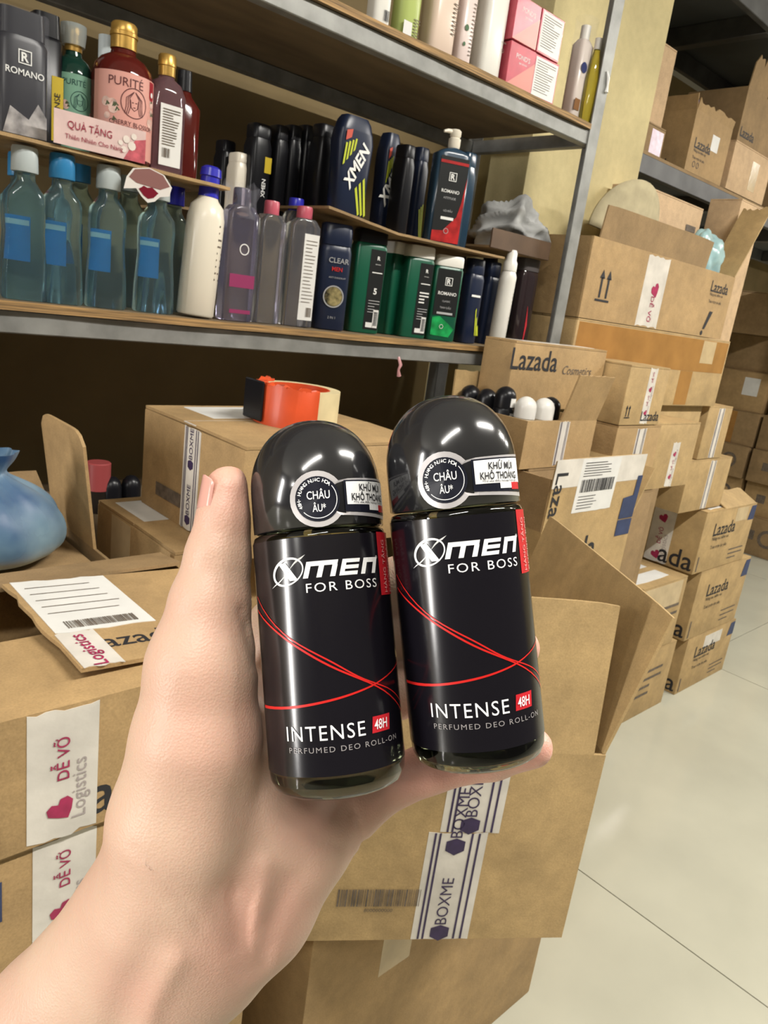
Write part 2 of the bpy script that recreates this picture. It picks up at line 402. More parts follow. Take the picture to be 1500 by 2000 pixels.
# ------------------------------------------------------------------ cartons
T_ = 0.0045
INK_GHOST = mat('faded_grey_print', (0.36, 0.31, 0.30), 0.4)
class Carton:
    def __init__(s, label, x0, x1, y0, y1, z0, z1, yaw=0, open_=False, m=CARD, name='cardboard_box', group=None, tilt=(0, 0), top=True, seam='x', jit=0.004):
        s.w, s.d, s.h = x1-x0, y1-y0, z1-z0; s.m = m; s.open = open_
        s.root = thing(name, label, 'box', ((x0+x1)/2, (y0+y1)/2, z0), math.radians(yaw), group)
        s.root.rotation_euler = (math.radians(tilt[0]), math.radians(tilt[1]), math.radians(yaw))
        w, d, h = s.w/2, s.d/2, s.h
        s.fr = {'F': ((-w,-d,0),(1,0,0),(0,0,1)), 'L': ((-w,d,0),(0,-1,0),(0,0,1)), 'R': ((w,-d,0),(0,1,0),(0,0,1)),
                'B': ((w,d,0),(-1,0,0),(0,0,1)), 'T': ((-w,-d,h),(1,0,0),(0,1,0))}
        bm = bmesh.new()
        if open_:
            o = [(-w,-d),(w,-d),(w,d),(-w,d)]; t = T_
            i_ = [(-w+t,-d+t),(w-t,-d+t),(w-t,d-t),(-w+t,d-t)]
            ob = [bm.verts.new((x,y,0)) for x,y in o]; ot = [bm.verts.new((x,y,h)) for x,y in o]
            ib = [bm.verts.new((x,y,t)) for x,y in i_]; it = [bm.verts.new((x,y,h)) for x,y in i_]
            bm.faces.new(ob[::-1]); bm.faces.new(ib)
            for k in range(4):
                k2 = (k+1) % 4
                bm.faces.new((ob[k],ob[k2],ot[k2],ot[k])); bm.faces.new((ib[k2],ib[k],it[k],it[k2])); bm.faces.new((ot[k],ot[k2],it[k2],it[k]))
            s.body = bobj('body', bm, m, s.root)
        else:
            vs_ = box_bm(bm, -w, w, -d, d, 0, h - T_)
            bevel_bm(bm, 0.0035, 2)
            s.body = bobj('body', bm, m, s.root, 40)
            if top:
                if seam == 'x':
                    s.flap('F', d-0.001, 179.3); s.flap('B', d-0.001, 179.5)
                else:
                    s.flap('L', w-0.001, 179.3); s.flap('R', w-0.001, 179.5)
    def flap(s, side, length, ang, m=None, inset=0.002, rag=0.0015, cut=0.0, n=14, a0=0.0, a1=1.0, t=T_):
        O, U, W = [Vector(a) for a in s.fr[side]]; wid = s.w if side in 'FB' else s.d
        out = U.cross(W); a = math.radians(ang)
        e = out*math.cos(a) + Vector((0,0,1))*math.sin(a); nn = -Vector((0,0,1))*math.cos(a) + out*math.sin(a)
        H = O + Vector((0,0,s.h))
        bm = bmesh.new(); rows = []
        ua, ub = inset + (wid-2*inset)*a0, inset + (wid-2*inset)*a1
        for i in range(n+1):
            u = ua + (ub-ua)*i/n; l = length + random.uniform(-rag, rag)
            if cut: l = length - cut*(abs(2*i/n-1)**8)
            rows.append([bm.verts.new(H + U*u + e*q - nn*k) for q, k in ((0,0),(l,0),(l,t),(0,t))])
        for i in range(n):
            for k in range(4): bm.faces.new((rows[i][k], rows[i][(k+1)%4], rows[i+1][(k+1)%4], rows[i+1][k]))
        bm.faces.new(rows[0]); bm.faces.new(rows[-1])
        f = bobj('flap', bm, m or s.m, s.root)
        # frames: outer face (printed side) and inner face
        f_out = (H, U, e); f_in = (H + U*wid - nn*t, -U, e)
        return f, f_out, f_in
    def frame(s, f): return s.fr[f] if isinstance(f, str) else f
    def decal(s, f, u0, v0, u1, v1, m, name='tape', **k): return decal(s.frame(f), u0, v0, u1, v1, m, s.root, name, **k)
    def put(s, f, P, m, name='lettering', off=0.0011, par=None, **k): return P.on(s.frame(f), m, par or s.root, name, off, **k)
    def boxme_tape(s, f, u, v0, v1, w=0.05, text=True, vert=True):
        tp_ = s.decal(f, u-w/2, v0, u+w/2, v1, TAPE_W, 'tape', rag=0.0015)
        P = Print()
        for a in (-0.38, -0.30, 0.24, 0.36): P.rect(u+w*a-w*0.018, v0, u+w*a+w*0.018, v1)
        if text:
            v = v0 + 0.02
            while v < v1 - 0.01:
                P.text('BOXME', u-w*0.03, v+w*0.55, w=w*0.95, rot=math.pi/2)
                P.poly([(u-w*0.18, v-w*0.18), (u-w*0.02, v-w*0.27), (u+w*0.14, v-w*0.18), (u+w*0.14, v+0.0), (u-w*0.02, v+w*0.06), (u-w*0.18, v)])
                v += w*1.75
        s.put(f, P, INK_VIO, 'lettering', 0.0011, par=tp_)
    def frag_tape(s, f, u, v0, v1, w=0.055, texts=True, m=TAPE_W, hs=0.2):
        tp_ = s.decal(f, u-w/2, v0, u+w/2, v1, m, 'tape', rag=0.0025)
        P = Print(); v = v0 + 0.03; k = 0
        while v < v1 - 0.015:
            heart(P, u - w*0.02, v, w*hs, 0.5)
            if v + w*1.4 < v1 and texts: P.text('DỄ VỠ', u-w*0.05, v + w*0.85, w=w*0.7, rot=math.pi/2, bold=0.01)
            v += w*1.6
        s.put(f, P, INK_RED, 'lettering', 0.0011, par=tp_)
        if texts and v1 - v0 > w*1.8:
            G_ = Print(); v = v0 + w*0.75
            while v < v1 - w*0.7: G_.text('Logistics', u + w*0.26, v, w=w*1.0, rot=math.pi/2); v += w*1.35
            s.put(f, G_, INK_GHOST, 'lettering', 0.0010, par=tp_)
    def lazada(s, f, u, v, w, m=INK, rot=0, small=True, word='Lazada'):
        P = Print(); P.text(word, u, v, w=w, rot=rot, bold=0.008)
        if small:
            c, q = math.cos(rot), math.sin(rot)
            for k in (1, 2): P.text('Nâng niu niềm vui' if k == 1 else 'Trao trọn tin yêu', u - w*0.1*c + q*w*0.19*k, v - w*0.19*k*c - w*0.1*q, w=w*0.75, rot=rot)
        s.put(f, P, m)
    def shipping_label(s, f, u0, v0, u1, v1, bar=True, seed=3):
        lb_ = s.decal(f, u0, v0, u1, v1, PAPER, 'label', rag=0.0008, off=0.0007)
        P = Print(); W, H = u1-u0, v1-v0
        P.lines(u0+W*0.08, v0+H*0.66, u1-W*0.08, v1-H*0.05, 6, H*0.012, seed)
        if bar: P.barcode(u0+W*0.08, v0+H*0.38, u1-W*0.08, v0+H*0.62, 30, seed)
        P.lines(u0+W*0.08, v0+H*0.05, u1-W*0.25, v0+H*0.33, 5, H*0.012, seed+1)
        s.put(f, P, INK_SOFT if not bar else INK, 'barcode', 0.0013, par=lb_)
    def arrows(s, f, u, v, h, m=INK):
        P = Print()
        for k in (-1, 1):
            c = u + k*h*0.2
            P.rect(c-h*0.055, v+h*0.12, c+h*0.055, v+h*0.75); P.poly([(c-h*0.15, v+h*0.72), (c+h*0.15, v+h*0.72), (c, v+h)])
        P.rect(u-h*0.42, v, u+h*0.42, v+h*0.07)
        s.put(f, P, m, 'arrow_print')

# --- big open box in the foreground, turned towards the photographer, on a lower carton
c0 = Carton('large brown carton standing on the floor under the open foreground box', 0.615, 1.325, 0.655, 1.04, 0.0, 0.594, m=CARD)
c0.decal('F', 0.195, 0.50, 0.262, 0.590, TAPE_CLEAR, 'tape')
c0.decal('F', 0.16, 0.40, 0.235, 0.498, TAPE_CLEAR, 'tape')
P2 = at(1097, 1831, z=0.6); P1 = at(580, 1838, z=0.6)
dv = (P2 - P1); ln = dv.length; yawB1 = math.degrees(math.atan2(dv.y, dv.x))
dep = 0.48; nrm = Vector((-dv.y, dv.x, 0)).normalized(); ctr = (P1+P2)/2 + nrm*dep/2
c1 = Carton('large open box below the hand with striped tape and raised flaps', ctr.x-ln/2, ctr.x+ln/2, ctr.y-dep/2, ctr.y+dep/2, 0.6, 0.925, yaw=yawB1, open_=True, m=CARD_B)
_, fo, fi = c1.flap('F', 0.225, 96, cut=0.004, a1=0.96)
_, ro, ri = c1.flap('R', 0.225, 76, cut=0.002)
c1.flap('L', 0.16, -72, a0=0.35); c1.flap('B', 0.20, 180)
u = ln*0.52
c1.boxme_tape('F', u, 0.002, 0.19, 0.088)
c1.boxme_tape('F', u+0.016, 0.192, 0.325, 0.088)
P = Print(); P.barcode(0.05, 0.062, u-0.04, 0.092, 40, 9); c1.put('F', P, INK_SOFT, 'barcode')
P = Print(); P.text('8000000000', u-0.10, 0.055, h=0.006); c1.put('F', P, INK_SOFT)

# --- left foreground cartons
c2 = Carton('low opened carton at left edge with red heart tape', -0.12, 0.475, 0.6, 0.93, 0.978, 1.118, open_=True, m=CARD)
c2.flap('F', 0.143, 179.5, n=18, rag=0.002)
c2.flap('L', 0.2, 179, a0=0.1, a1=0.5, n=8, m=CARD_D)
_, l2, _ = c2.flap('R', 0.227, 176.5, a0=0.10, a1=0.80, n=12, rag=0.003)
_, b2, b2i = c2.flap('B', 0.065, 172, n=18, rag=0.004, m=CARD_D)
c2.frag_tape('F', 0.342, 0.002, 0.137, 0.064, texts=True)
P = Print(); P.text('Lazada', 0.423, 0.035, w=0.17, bold=0.008); P.on(c2.fr['F'], INK, c2.root, 'lettering', 0.00025)
P = Print(); P.rect(0.283, 0.006, 0.287, 0.036); c2.put('F', P, INK)
c3 = Carton('carton under the low opened one with matching heart tape', -0.12, 0.46, 0.605, 0.93, 0.56, 0.976, m=CARD)
c3.frag_tape('F', 0.347, 0.20, 0.413, 0.060)
P = Print(); P.rect(0.24, 0.345, 0.29, 0.39); c3.put('F', P, INK_NAVY, 'blue_print')
c3b = Carton('plain carton on the floor below the left-hand cartons', -0.10, 0.45, 0.61, 0.93, 0.0, 0.558, m=CARD_D)

# label and wording on the lifted flap of the left carton; read from the front: right = +x, up = +y
O_, U_, W_ = [Vector(a) for a in l2]
fr = (O_ + W_*0.227, -W_, U_)      # u: from the torn left edge to the right, v: away from the photographer
decal(fr, 0.006, 0.115, 0.115, 0.262, PAPER, c2.root, 'label', off=0.0007, rag=0.002)
P = Print(); P.lines(0.015, 0.155, 0.105, 0.25, 5, 0.0014, 5); P.barcode(0.022, 0.122, 0.10, 0.140, 34, 5); P.on(fr, INK_SOFT, c2.root, 'barcode', 0.0013)
decal(fr, 0.004, 0.034, 0.044, 0.114, TAPE_W, c2.root, 'tape', off=0.0006, rag=0.002)
P = Print(); P.text('Logistics', 0.024, 0.070, w=0.070, rot=math.pi/2, bold=0.01); P.on(fr, INK_RED, c2.root, 'lettering', 0.0013)
P = Print(); P.text('Lazada', 0.075, 0.082, w=0.105, bold=0.008); P.on(fr, INK, c2.root, 'lettering', 0.0003)

# --- boxes in the middle left
c4 = Carton('dark sided carton under the striped tape box, white label on top', 0.49, 0.87, 0.917, 1.192, 0.935, 1.12, m=CARD, tilt=(0, 0))
decal(c4.fr['T'], 0.02, 0.14, 0.075, 0.25, PAPER, c4.root, 'label', off=0.0012)
c4.decal('L', 0.06, 0.01, 0.13, 0.178, TAPE_CLEAR, 'tape')
c4b = Carton('carton on the floor under the dark sided carton', 0.49, 0.87, 1.055, 1.192, 0.0, 0.933, m=CARD_D)
c5 = Carton('carton with violet striped tape carrying the orange tape roll', 0.551, 0.905, 0.85, 1.160, 1.121, 1.288, m=CARD, seam='x')
c5.boxme_tape('L', 0.165, 0.003, 0.162, 0.05)
P = Print(); P.rect(0.055, 0.03, 0.14, 0.052); c5.put('L', P, INK_SOFT, 'print')
decal(c5.fr['T'], 0.0, 0.14, 0.26, 0.175, TAPE_W, c5.root, 'tape', off=0.0012)
decal(c5.fr['T'], 0.06, 0.19, 0.24, 0.29, PAPER, c5.root, 'label', off=0.0012)

# --- open box with the blue bag, its side flap standing up
c6 = Carton('open carton behind the blue bag with one tall flap upright', 0.02, 0.42, 0.94, 1.19, 0.70, 1.10, open_=True, m=CARD_D)
c6.flap('R', 0.175, 97, rag=0.002, cut=0.02, a0=0.32, a1=1.0, m=CARD)
c6.flap('B', 0.1, 30)
c6b = Carton('carton on the floor under the open blue bag carton', 0.02, 0.43, 0.94, 1.19, 0.0, 0.698, m=CARD_D)

# --- boxes right of the held bottles
c7 = Carton('open carton with large barcode label on its raised front flap', 1.345, 1.735, 0.88, 1.19, 0.70, 1.065, open_=True, m=CARD_B)
_, f7, _ = c7.flap('F', 0.165, 88, cut=0.003)
c7.flap('L', 0.12, 90, m=CARD_D); c7.flap('R', 0.14, 60)
decal(f7, 0.0, 0.10, 0.385, 0.165, TAPE_W, c7.root, 'tape', off=0.0006)
c7.shipping_label(f7, 0.10, 0.035, 0.265, 0.163)
c7.lazada(f7, 0.03, 0.055, 0.16, rot=-math.pi/2, small=False)
P = Print(); P.poly([(0.32, 0.0), (0.388, 0.0), (0.388, 0.11), (0.365, 0.11), (0.365, 0.06), (0.32, 0.055)]); P.on(f7, INK_NAVY, c7.root, 'blue_print', 0.0014)
P = Print(); P.rect(0.32, 0.32, 0.388, 0.362); P.rect(0.28, 0.13, 0.388, 0.165); c7.put('F', P, INK_NAVY, 'blue_print')
c7.lazada('F', 0.12, 0.305, 0.24, small=False)
c7b = Carton('carton on the floor under the barcode label box', 1.345, 1.735, 0.88, 1.19, 0.0, 0.698, m=CARD)
c8 = Carton('open carton holding a pile of roll-on deodorants', 1.325, 1.60, 0.955, 1.185, 1.19, 1.298, open_=True, m=CARD)
_, f8, _ = c8.flap('F', 0.11, 76, a0=0.46)
c8.flap('B', 0.075, 88, m=CARD_B, a0=0.55, a1=1.0)
c8.boxme_tape('F', 0.143, 0.004, 0.106, 0.04, text=False)
c8s = Carton('flat carton wedged inside the barcode label box, under the deodorants', 1.36, 1.72, 0.955, 1.17, 0.706, 1.188, m=CARD_D)
c16 = Carton('long low carton lettered in black, behind the deodorant box', 1.405, 1.80, 1.085, 1.178, 1.300, 1.458, m=CARD, tilt=(0, 0))
c16.lazada('F', 0.085, 0.118, 0.185, small=False)
P = Print(); P.text('Cosmetics', 0.27, 0.10, w=0.13, shear=0.3); c16.put('F', P, INK_SOFT)
decal(c16.fr['T'], 0.05, 0.02, 0.36, 0.07, TAPE_W, c16.root, 'tape', off=0.0012, rag=0.004)
c9 = Carton('tan carton with red printed tape beside the lettered long carton', 1.805, 2.02, 1.01, 1.185, 1.272, 1.432, m=CARD_B)
c9.frag_tape('F', 0.125, 0.004, 0.156, 0.04)
c9.arrows('F', 0.03, 0.02, 0.035); c9.lazada('F', 0.155, 0.025, 0.10, small=False)
# --- stack right of the rack post
c10 = Carton('wide carton wrapped in shiny brown tape, under the arrow box', 1.80, 2.79, 1.195, 1.44, 1.296, 1.532, m=CARD_B)
c10.decal('F', 0.01, 0.12, 0.98, 0.228, TAPE_BROWN, 'tape'); c10.decal('F', 0.66, 0.004, 0.75, 0.119, TAPE_BROWN, 'tape')
c10.decal('F', 0.78, 0.15, 0.88, 0.226, TAPE_CLEAR, 'tape', off=0.001)
c11 = Carton('open carton with two up arrows and silver-white tape strip', 1.80, 2.70, 1.195, 1.44, 1.534, 1.745, open_=True, m=CARD)
c11.flap('F', 0.085, 84, m=CARD_D, a0=0.03, a1=0.74, cut=0.003)
c11.flap('R', 0.30, 57, m=CARD_B, rag=0.012, n=12, a0=0.0, a1=0.42)
c11.flap('B', 0.05, 100, a0=0.0, a1=0.4)
c11.arrows('F', 0.095, 0.05, 0.085)
c11.decal('F', 0.30, 0.003, 0.43, 0.205, TAPE_W, 'tape', rag=0.003); 
P = Print(); heart(P, 0.375, 0.11, 0.022, 0.5); P.text('DỄ VỠ', 0.375, 0.055, w=0.075, rot=-math.pi/2, bold=0.01); c11.put('F', P, INK_RED)
c11.lazada('F', 0.80, 0.165, 0.13)
P = Print(); P.poly([(0.74, 0.025), (0.755, 0.025), (0.79, 0.085), (0.765, 0.085)]); P.disc(0.74, 0.012, 0.008); c11.put('F', P, INK, 'exclamation_print')
rows = [ # label, x0,x1,y0,y1,z0,z1, extras
 ('tan carton with violet striped tape under the red taped one', 1.805, 2.045, 1.01, 1.19, 1.085, 1.27, 'bx', CARD),
 ('scuffed carton with red heart tape beside the violet striped one', 2.05, 2.34, 1.03, 1.19, 1.068, 1.272, 'fr', CARD_B),
 ('carton with violet striped tape under the brown taped carton', 2.80, 3.01, 1.215, 1.44, 1.087, 1.292, 'bx', CARD_B),
 ('narrow carton with striped tape, beneath the other striped carton', 2.755, 3.13, 1.215, 1.45, 0.875, 1.085, 'bx', CARD_B),
]
for lab, x0, x1, y0, y1, z0, z1, kind, mm in rows:
    c = Carton(lab, x0, x1, y0, y1, z0, z1, m=mm)
    if kind == 'bx': c.boxme_tape('F', c.w*0.55, 0.004, c.h-0.008, 0.05, text=False)
    else: c.frag_tape('F', c.w*0.55, 0.004, c.h*0.7, 0.045)
Carton('plain floor carton of the pile behind the barcode label box', 1.805, 2.13, 1.03, 1.40, 0.0, 0.52, m=CARD_D)
Carton('plain upper carton of the pile behind the barcode label box', 1.805, 2.13, 1.03, 1.40, 0.522, 1.066, m=CARD_D)
# a carton behind the scuffed one carries the wide taped carton
Carton('carton half hidden between the scuffed and the striped cartons', 2.36, 2.75, 1.22, 1.44, 1.02, 1.292, m=CARD_B)
Carton('plain carton half hidden behind the paper-topped one', 2.16, 2.56, 1.22, 1.44, 0.0, 0.55, m=CARD_D)
Carton('plain carton under the half hidden one between stacks', 2.16, 2.56, 1.22, 1.44, 0.552, 1.018, m=CARD_D)

# --- three-box stack standing on the floor at right, and the shorter pile beside it
def laz_front(c, u=None, mm=INK, navy=True):
    c.lazada('F', c.w*0.42 if u is None else u, c.h*0.68, c.w*0.42, mm)
    if navy:
        P = Print(); P.poly([(c.w*0.86, c.h*0.72), (c.w-0.003, c.h*0.72), (c.w-0.003, c.h-0.01), (c.w*0.9, c.h-0.01)]); c.put('F', P, INK_NAVY, 'blue_print')
    P = Print(); P.rect(c.w*0.04, 0.01, c.w*0.06, c.h*0.28); c.put('F', P, INK_SOFT, 'print')
    P = Print(); P.lines(c.w*0.62, c.h*0.08, c.w*0.92, c.h*0.3, 3, 0.006); c.put('F', P, INK_SOFT, 'print')
cA = Carton('bottom carton of the three-box stack on the tiles', 3.11, 3.61, 1.19, 1.47, 0.0, 0.272, m=CARD_B, yaw=0)
cB = Carton('middle carton of the three-box stack beside the bare floor', 3.06, 3.58, 1.19, 1.47, 0.274, 0.596, m=CARD_B)
cC = Carton('top carton of the three-box stack with torn white label', 2.965, 3.47, 1.19, 1.46, 0.598, 0.868, m=CARD_B)
for c in (cA, cB, cC): laz_front(c)
for c in (cA, cB, cC): c.lazada('L', c.d-0.085, 0.05, 0.15, small=False, word='ada')
cC.frag_tape('L', 0.10, 0.004, 0.25, 0.10)
decal(cC.fr['T'], 0.06, 0.02, 0.40, 0.24, PAPER, cC.root, 'label', off=0.0013, rag=0.006)
P = Print(); P.barcode(0.2, 0.08, 0.33, 0.16, 12, 4); cC.put('T', P, INK_SOFT, 'barcode', 0.0018)
cC.decal('F', 0.30, 0.20, 0.42, 0.262, TAPE_CLEAR, 'tape')
decal(cA.fr['F'], 0.18, 0.19, 0.36, 0.25, TAPE_W, cA.root, 'tape')
cC.flap('F', 0.1, 152, a0=0.35, a1=0.98, rag=0.004)
cD = Carton('carton with white paper on top, in the short pile on the floor', 2.57, 2.935, 1.19, 1.47, 0.300, 0.60, m=CARD_B)
decal(cD.fr['T'], 0.02, 0.04, 0.28, 0.24, PAPER, cD.root, 'label', off=0.0013, rag=0.004)
P = Print(); P.lines(0.2, 0.06, 0.34, 0.2, 4, 0.012); cD.put('F', P, INK_SOFT, 'print')
cD.decal('F', 0.02, 0.18, 0.33, 0.29, TAPE_CLEAR, 'tape')
cE = Carton('lower carton of the short pile with blue and grey print', 2.58, 2.99, 1.19, 1.47, 0.0, 0.298, m=CARD_B)
P = Print(); P.rect(0.03, 0.16, 0.09, 0.2); P.rect(0.02, 0.08, 0.05, 0.13); P.rect(0.05, 0.03, 0.08, 0.06); cE.put('F', P, INK_NAVY, 'blue_print')
P = Print(); P.lines(0.12, 0.08, 0.33, 0.22, 4, 0.012); cE.put('F', P, INK_SOFT, 'print')

# --- far pile of boxes in the next bay, at the right edge
rg = random.Random(3)
heights = [0.30, 0.26, 0.25, 0.26, 0.30, 0.27]
words = ['on the floor', 'second from the floor', 'third from the floor', 'fourth from the floor', 'fifth from the floor', 'at the top']
for ci, (ya, yb_, cw) in enumerate(((1.78, 2.18, 'right-hand'), (2.20, 2.62, 'middle'), (2.64, 3.05, 'left-hand'))):
    zz = 0.0
    for k, hh in enumerate(heights):
        if ci == 0 and k == 5: continue
        dx = rg.uniform(-0.05, 0.05)
        c = Carton('far carton %s in the %s column of the end pile' % (words[k], cw), 6.0+dx, 6.5+dx, ya+rg.uniform(0, 0.015), yb_-rg.uniform(0, 0.015), zz+0.001, zz+hh-0.001, m=(CARD_D if k not in (1, 4) else CARD))
        if k in (0, 1, 2):
            P = Print(); P.ring(c.d*0.68, c.h*0.5, c.h*0.16, c.h*0.24, 20); c.put('L', P, INK_SOFT, 'ring_print')
            P = Print(); P.rect(c.d*0.25, c.h*0.4, c.d*0.42, c.h*0.65); c.put('L', P, INK_SOFT, 'print')
        elif k == 3: c.decal('L', c.d*0.45, 0.003, c.d*0.58, c.h-0.01, TAPE_BROWN, 'tape')
        elif k == 4: c.decal('L', c.d*0.55, c.h*0.4, c.d*0.85, c.h*0.85, PAPER, 'label')
        zz += hh
cq = Carton('open grey-brown carton high on the right-hand column of the end pile', 5.93, 6.45, 1.78, 2.18, 1.372, 1.74, m=CARD_D, open_=True)
cq.flap('L', 0.22, 70, m=CARD_P); cq.flap('F', 0.2, 30); cq.decal('L', 0.18, 0.03, 0.24, 0.3, TAPE_CLEAR, 'tape')
cq2 = Carton('tan carton on the left-hand column of the end pile', 5.98, 6.45, 2.3, 2.9, 1.642, 1.95, m=CARD_P)

# --- row behind the arrow box: drum sheet, small boxes
bm = bmesh.new(); n = 30; ring_o = []
# curved oval sheet of board bent like a shell
cols = []
for i in range(n+1):
    a = math.pi*i/n
    cols.append((math.cos(a), math.sin(a)))
N2 = 8
grid = [[bm.verts.new((0.15*cx, 0.045*(1-(cx*r)**2) if False else 0.03*(cx*r)**2, 0.20*cz*r)) if False else bm.verts.new((0.19*cx*r, 0.05*(cx*r)**2, 0.195*cz*r)) for r in [k/N2 for k in range(1, N2+1)]] for cx, cz in cols]
for i in range(n):
    for k in range(N2-1): bm.faces.new((grid[i][k], grid[i+1][k], grid[i+1][k+1], grid[i][k+1]))
dr = bobj('cardboard_shell', bm, mat('greyish_board', (0.42, 0.36, 0.22), 0.8, var=0.15, vscale=18, bump=0.3, bscale=90), None, 60)
sm_ = dr.modifiers.new('thick', 'SOLIDIFY'); sm_.thickness = 0.008; sm_.offset = 0
dr.location = (2.12, 1.262, 1.752); dr.rotation_euler = (math.radians(-4), math.radians(14), 0); tag(dr, 'rounded greyish board standing in the arrow box', 'board')
cR = Carton('worn pale carton standing in the arrow box behind the rounded board', 2.20, 2.63, 1.33, 1.432, 1.541, 1.955, m=CARD_P)
P = Print(); P.rect(0.33, 0.33, 0.40, 0.35); cR.put('F', P, INK_SOFT, 'print')
cR2 = Carton('pale pinkish carton behind the torn flap of the arrow box', 2.88, 3.07, 1.32, 1.44, 1.296, 2.035, m=CARD_P)
cR2.decal('F', 0.12, 0.60, 0.17, 0.7, TAPE_CLEAR, 'tape')

# --- boxes on the far rack's upper shelf
ZU = 2.121
def sc(x0, x1, y0, y1, z1):
    k = 1.25
    return x0*k, x1*k, y0*k, y1*k, ZU, 1.5 + (z1-1.5)*k
u0 = Carton('low carton with pink tape on the far rack by the pillar', 2.43, 2.62, 1.53, 1.70, ZU, 2.215, m=CARD_D)
u1 = Carton('tall pale carton standing at the pillar on the far rack', 2.44, 2.60, 1.54, 1.68, 2.217, 2.46, m=CARD_P)
decal(u0.fr['F'], 0.10, 0.004, 0.18, 0.08, mat('pink_tape', (0.6, 0.45, 0.55), 0.3, var=0.2, vscale=50), u0.root, 'tape')
u2 = Carton('lettered open carton stuffed with film on the far rack', *sc(2.225, 2.47, 1.215, 1.39, 2.16), m=CARD, open_=True)
u2.lazada('F', 0.10, 0.10, 0.13); P = Print(); P.ring(0.06, 0.03, 0.008, 0.011, 12); P.ring(0.09, 0.03, 0.008, 0.011, 12); u2.put('F', P, INK_SOFT, 'print')
decal(u2.fr['F'], 0.16, 0.10, 0.22, 0.155, PAPER, u2.root, 'label'); u2.flap('F', 0.03, 80, rag=0.008); u2.flap('L', 0.05, 80)
P = Print(); P.text('da', 0.14, 0.02, w=0.05); u2.put('L', P, INK)
u3 = Carton('square tan carton at the edge of the far rack shelf', *sc(2.50, 2.80, 1.21, 1.42, 2.14), m=CARD_P)
u3.decal('F', 0.19, 0.03, 0.26, 0.14, TAPE_CLEAR, 'tape')
u4 = Carton('torn lettered carton stacked on the square tan carton', 3.15, 3.55, 1.525, 1.775, 2.302, 2.50, m=CARD_D, open_=True)
u4.lazada('F', 0.08, 0.04, 0.13, small=False); u4.flap('F', 0.10, 85, rag=0.02, a0=0.0, a1=0.45); u4.flap('R', 0.12, 60)
u5 = Carton('brown carton further along the far rack shelf', *sc(2.95, 3.4, 1.22, 1.5, 2.30), m=CARD_D)
def crumple(name, label, cat, loc, r, m, seed=0, amp=0.3, freq=3.0, res=3, film=False):
    bm = bmesh.new(); bmesh.ops.create_icosphere(bm, subdivisions=res, radius=1)
    rg = random.Random(seed); ks = [(Vector((rg.uniform(-1,1), rg.uniform(-1,1), rg.uniform(-1,1)))*freq, rg.uniform(0, 6)) for _ in range(7)]
    for v in bm.verts:
        d_ = sum(abs(math.sin(v.co.dot(k)+ph)) for k, ph in ks)/7
        v.co = Vector((v.co.x*r[0], v.co.y*r[1], v.co.z*r[2])) * (1 - amp + amp*1.6*d_)
    o = bobj(name, bm, m, None, 180); o.location = loc
    return tag(o, label, cat)
crumple('plastic_bag', 'pale aqua bag poking out of the arrow box', 'bag', (2.57, 1.262, 1.775), (0.10, 0.045, 0.10), mat('pale_aqua_bag', (0.30, 0.46, 0.47), 0.3, var=0.2, vscale=20), 14, 0.55, 4.5, 4)
crumple('plastic_bag', 'dark blue and violet film bundle in the far lettered carton', 'bag', (2.94, 1.63, 2.32), (0.12, 0.08, 0.08), mat('violet_blue_film', (0.10, 0.11, 0.28), 0.2, var=0.5, vscale=14, col2=(0.5, 0.4, 0.6)), 4)
crumple('plastic_bag', 'black bag in the torn carton on the far rack', 'bag', (3.37, 1.65, 2.49), (0.075, 0.06, 0.07), mat('black_film', (0.02, 0.02, 0.02), 0.3), 5)
# ------------------------------------------------------------------ toiletry bottles on the rack
def bottle(name, label, x, y, z, secs, m, cap=None, capm=None, rotz=0, cat='bottle', group=None, lean=(0, 0)):
    """secs: body profile (z, a, b, n); cap: profile"""
    t = thing(name, label, cat, (x, y, z), rotz, group)
    t.rotation_euler = (math.radians(lean[0]), math.radians(lean[1]), rotz)
    loft('body', secs, m, t)
    if cap: loft('cap', cap, capm, t)
    return t
def face_frame(a, b): return ((0, -b, 0), (1, 0, 0), (0, 0, 1))     # flat front face at y=-b, u centred
def panel(t, b, u0, v0, u1, v1, m, name='label', off=0.0006, bow=0.0, n=10, R=None):
    """label sheet on the front, bowed like the bottle's front; returns nothing"""
    V, Fc = [], []
    for i in range(n+1):
        u = u0 + (u1-u0)*i/n
        yy = -b - off + bow*(u*u) if R is None else -math.sqrt(max(1e-9, R*R-u*u)) - off
        V += [(u, yy, v0), (u, yy, v1)]
    for i in range(n): Fc.append((2*i, 2*i+2, 2*i+3, 2*i+1))
    return mobj(name, V, Fc, m, t, 60)
def marks(t, P, b, m, name='lettering', off=0.0012, R=None):
    V = []
    for u, v in P.V:
        yy = -b - off if R is None else -math.sqrt(max(1e-9, R*R-u*u)) - off
        V.append((u, yy, v))
    return P.emit(name, V, m, t)

Z1 = 1.4335
def place(pxc, pyb, y): 
    p = at(pxc, pyb, y=y); return p.x
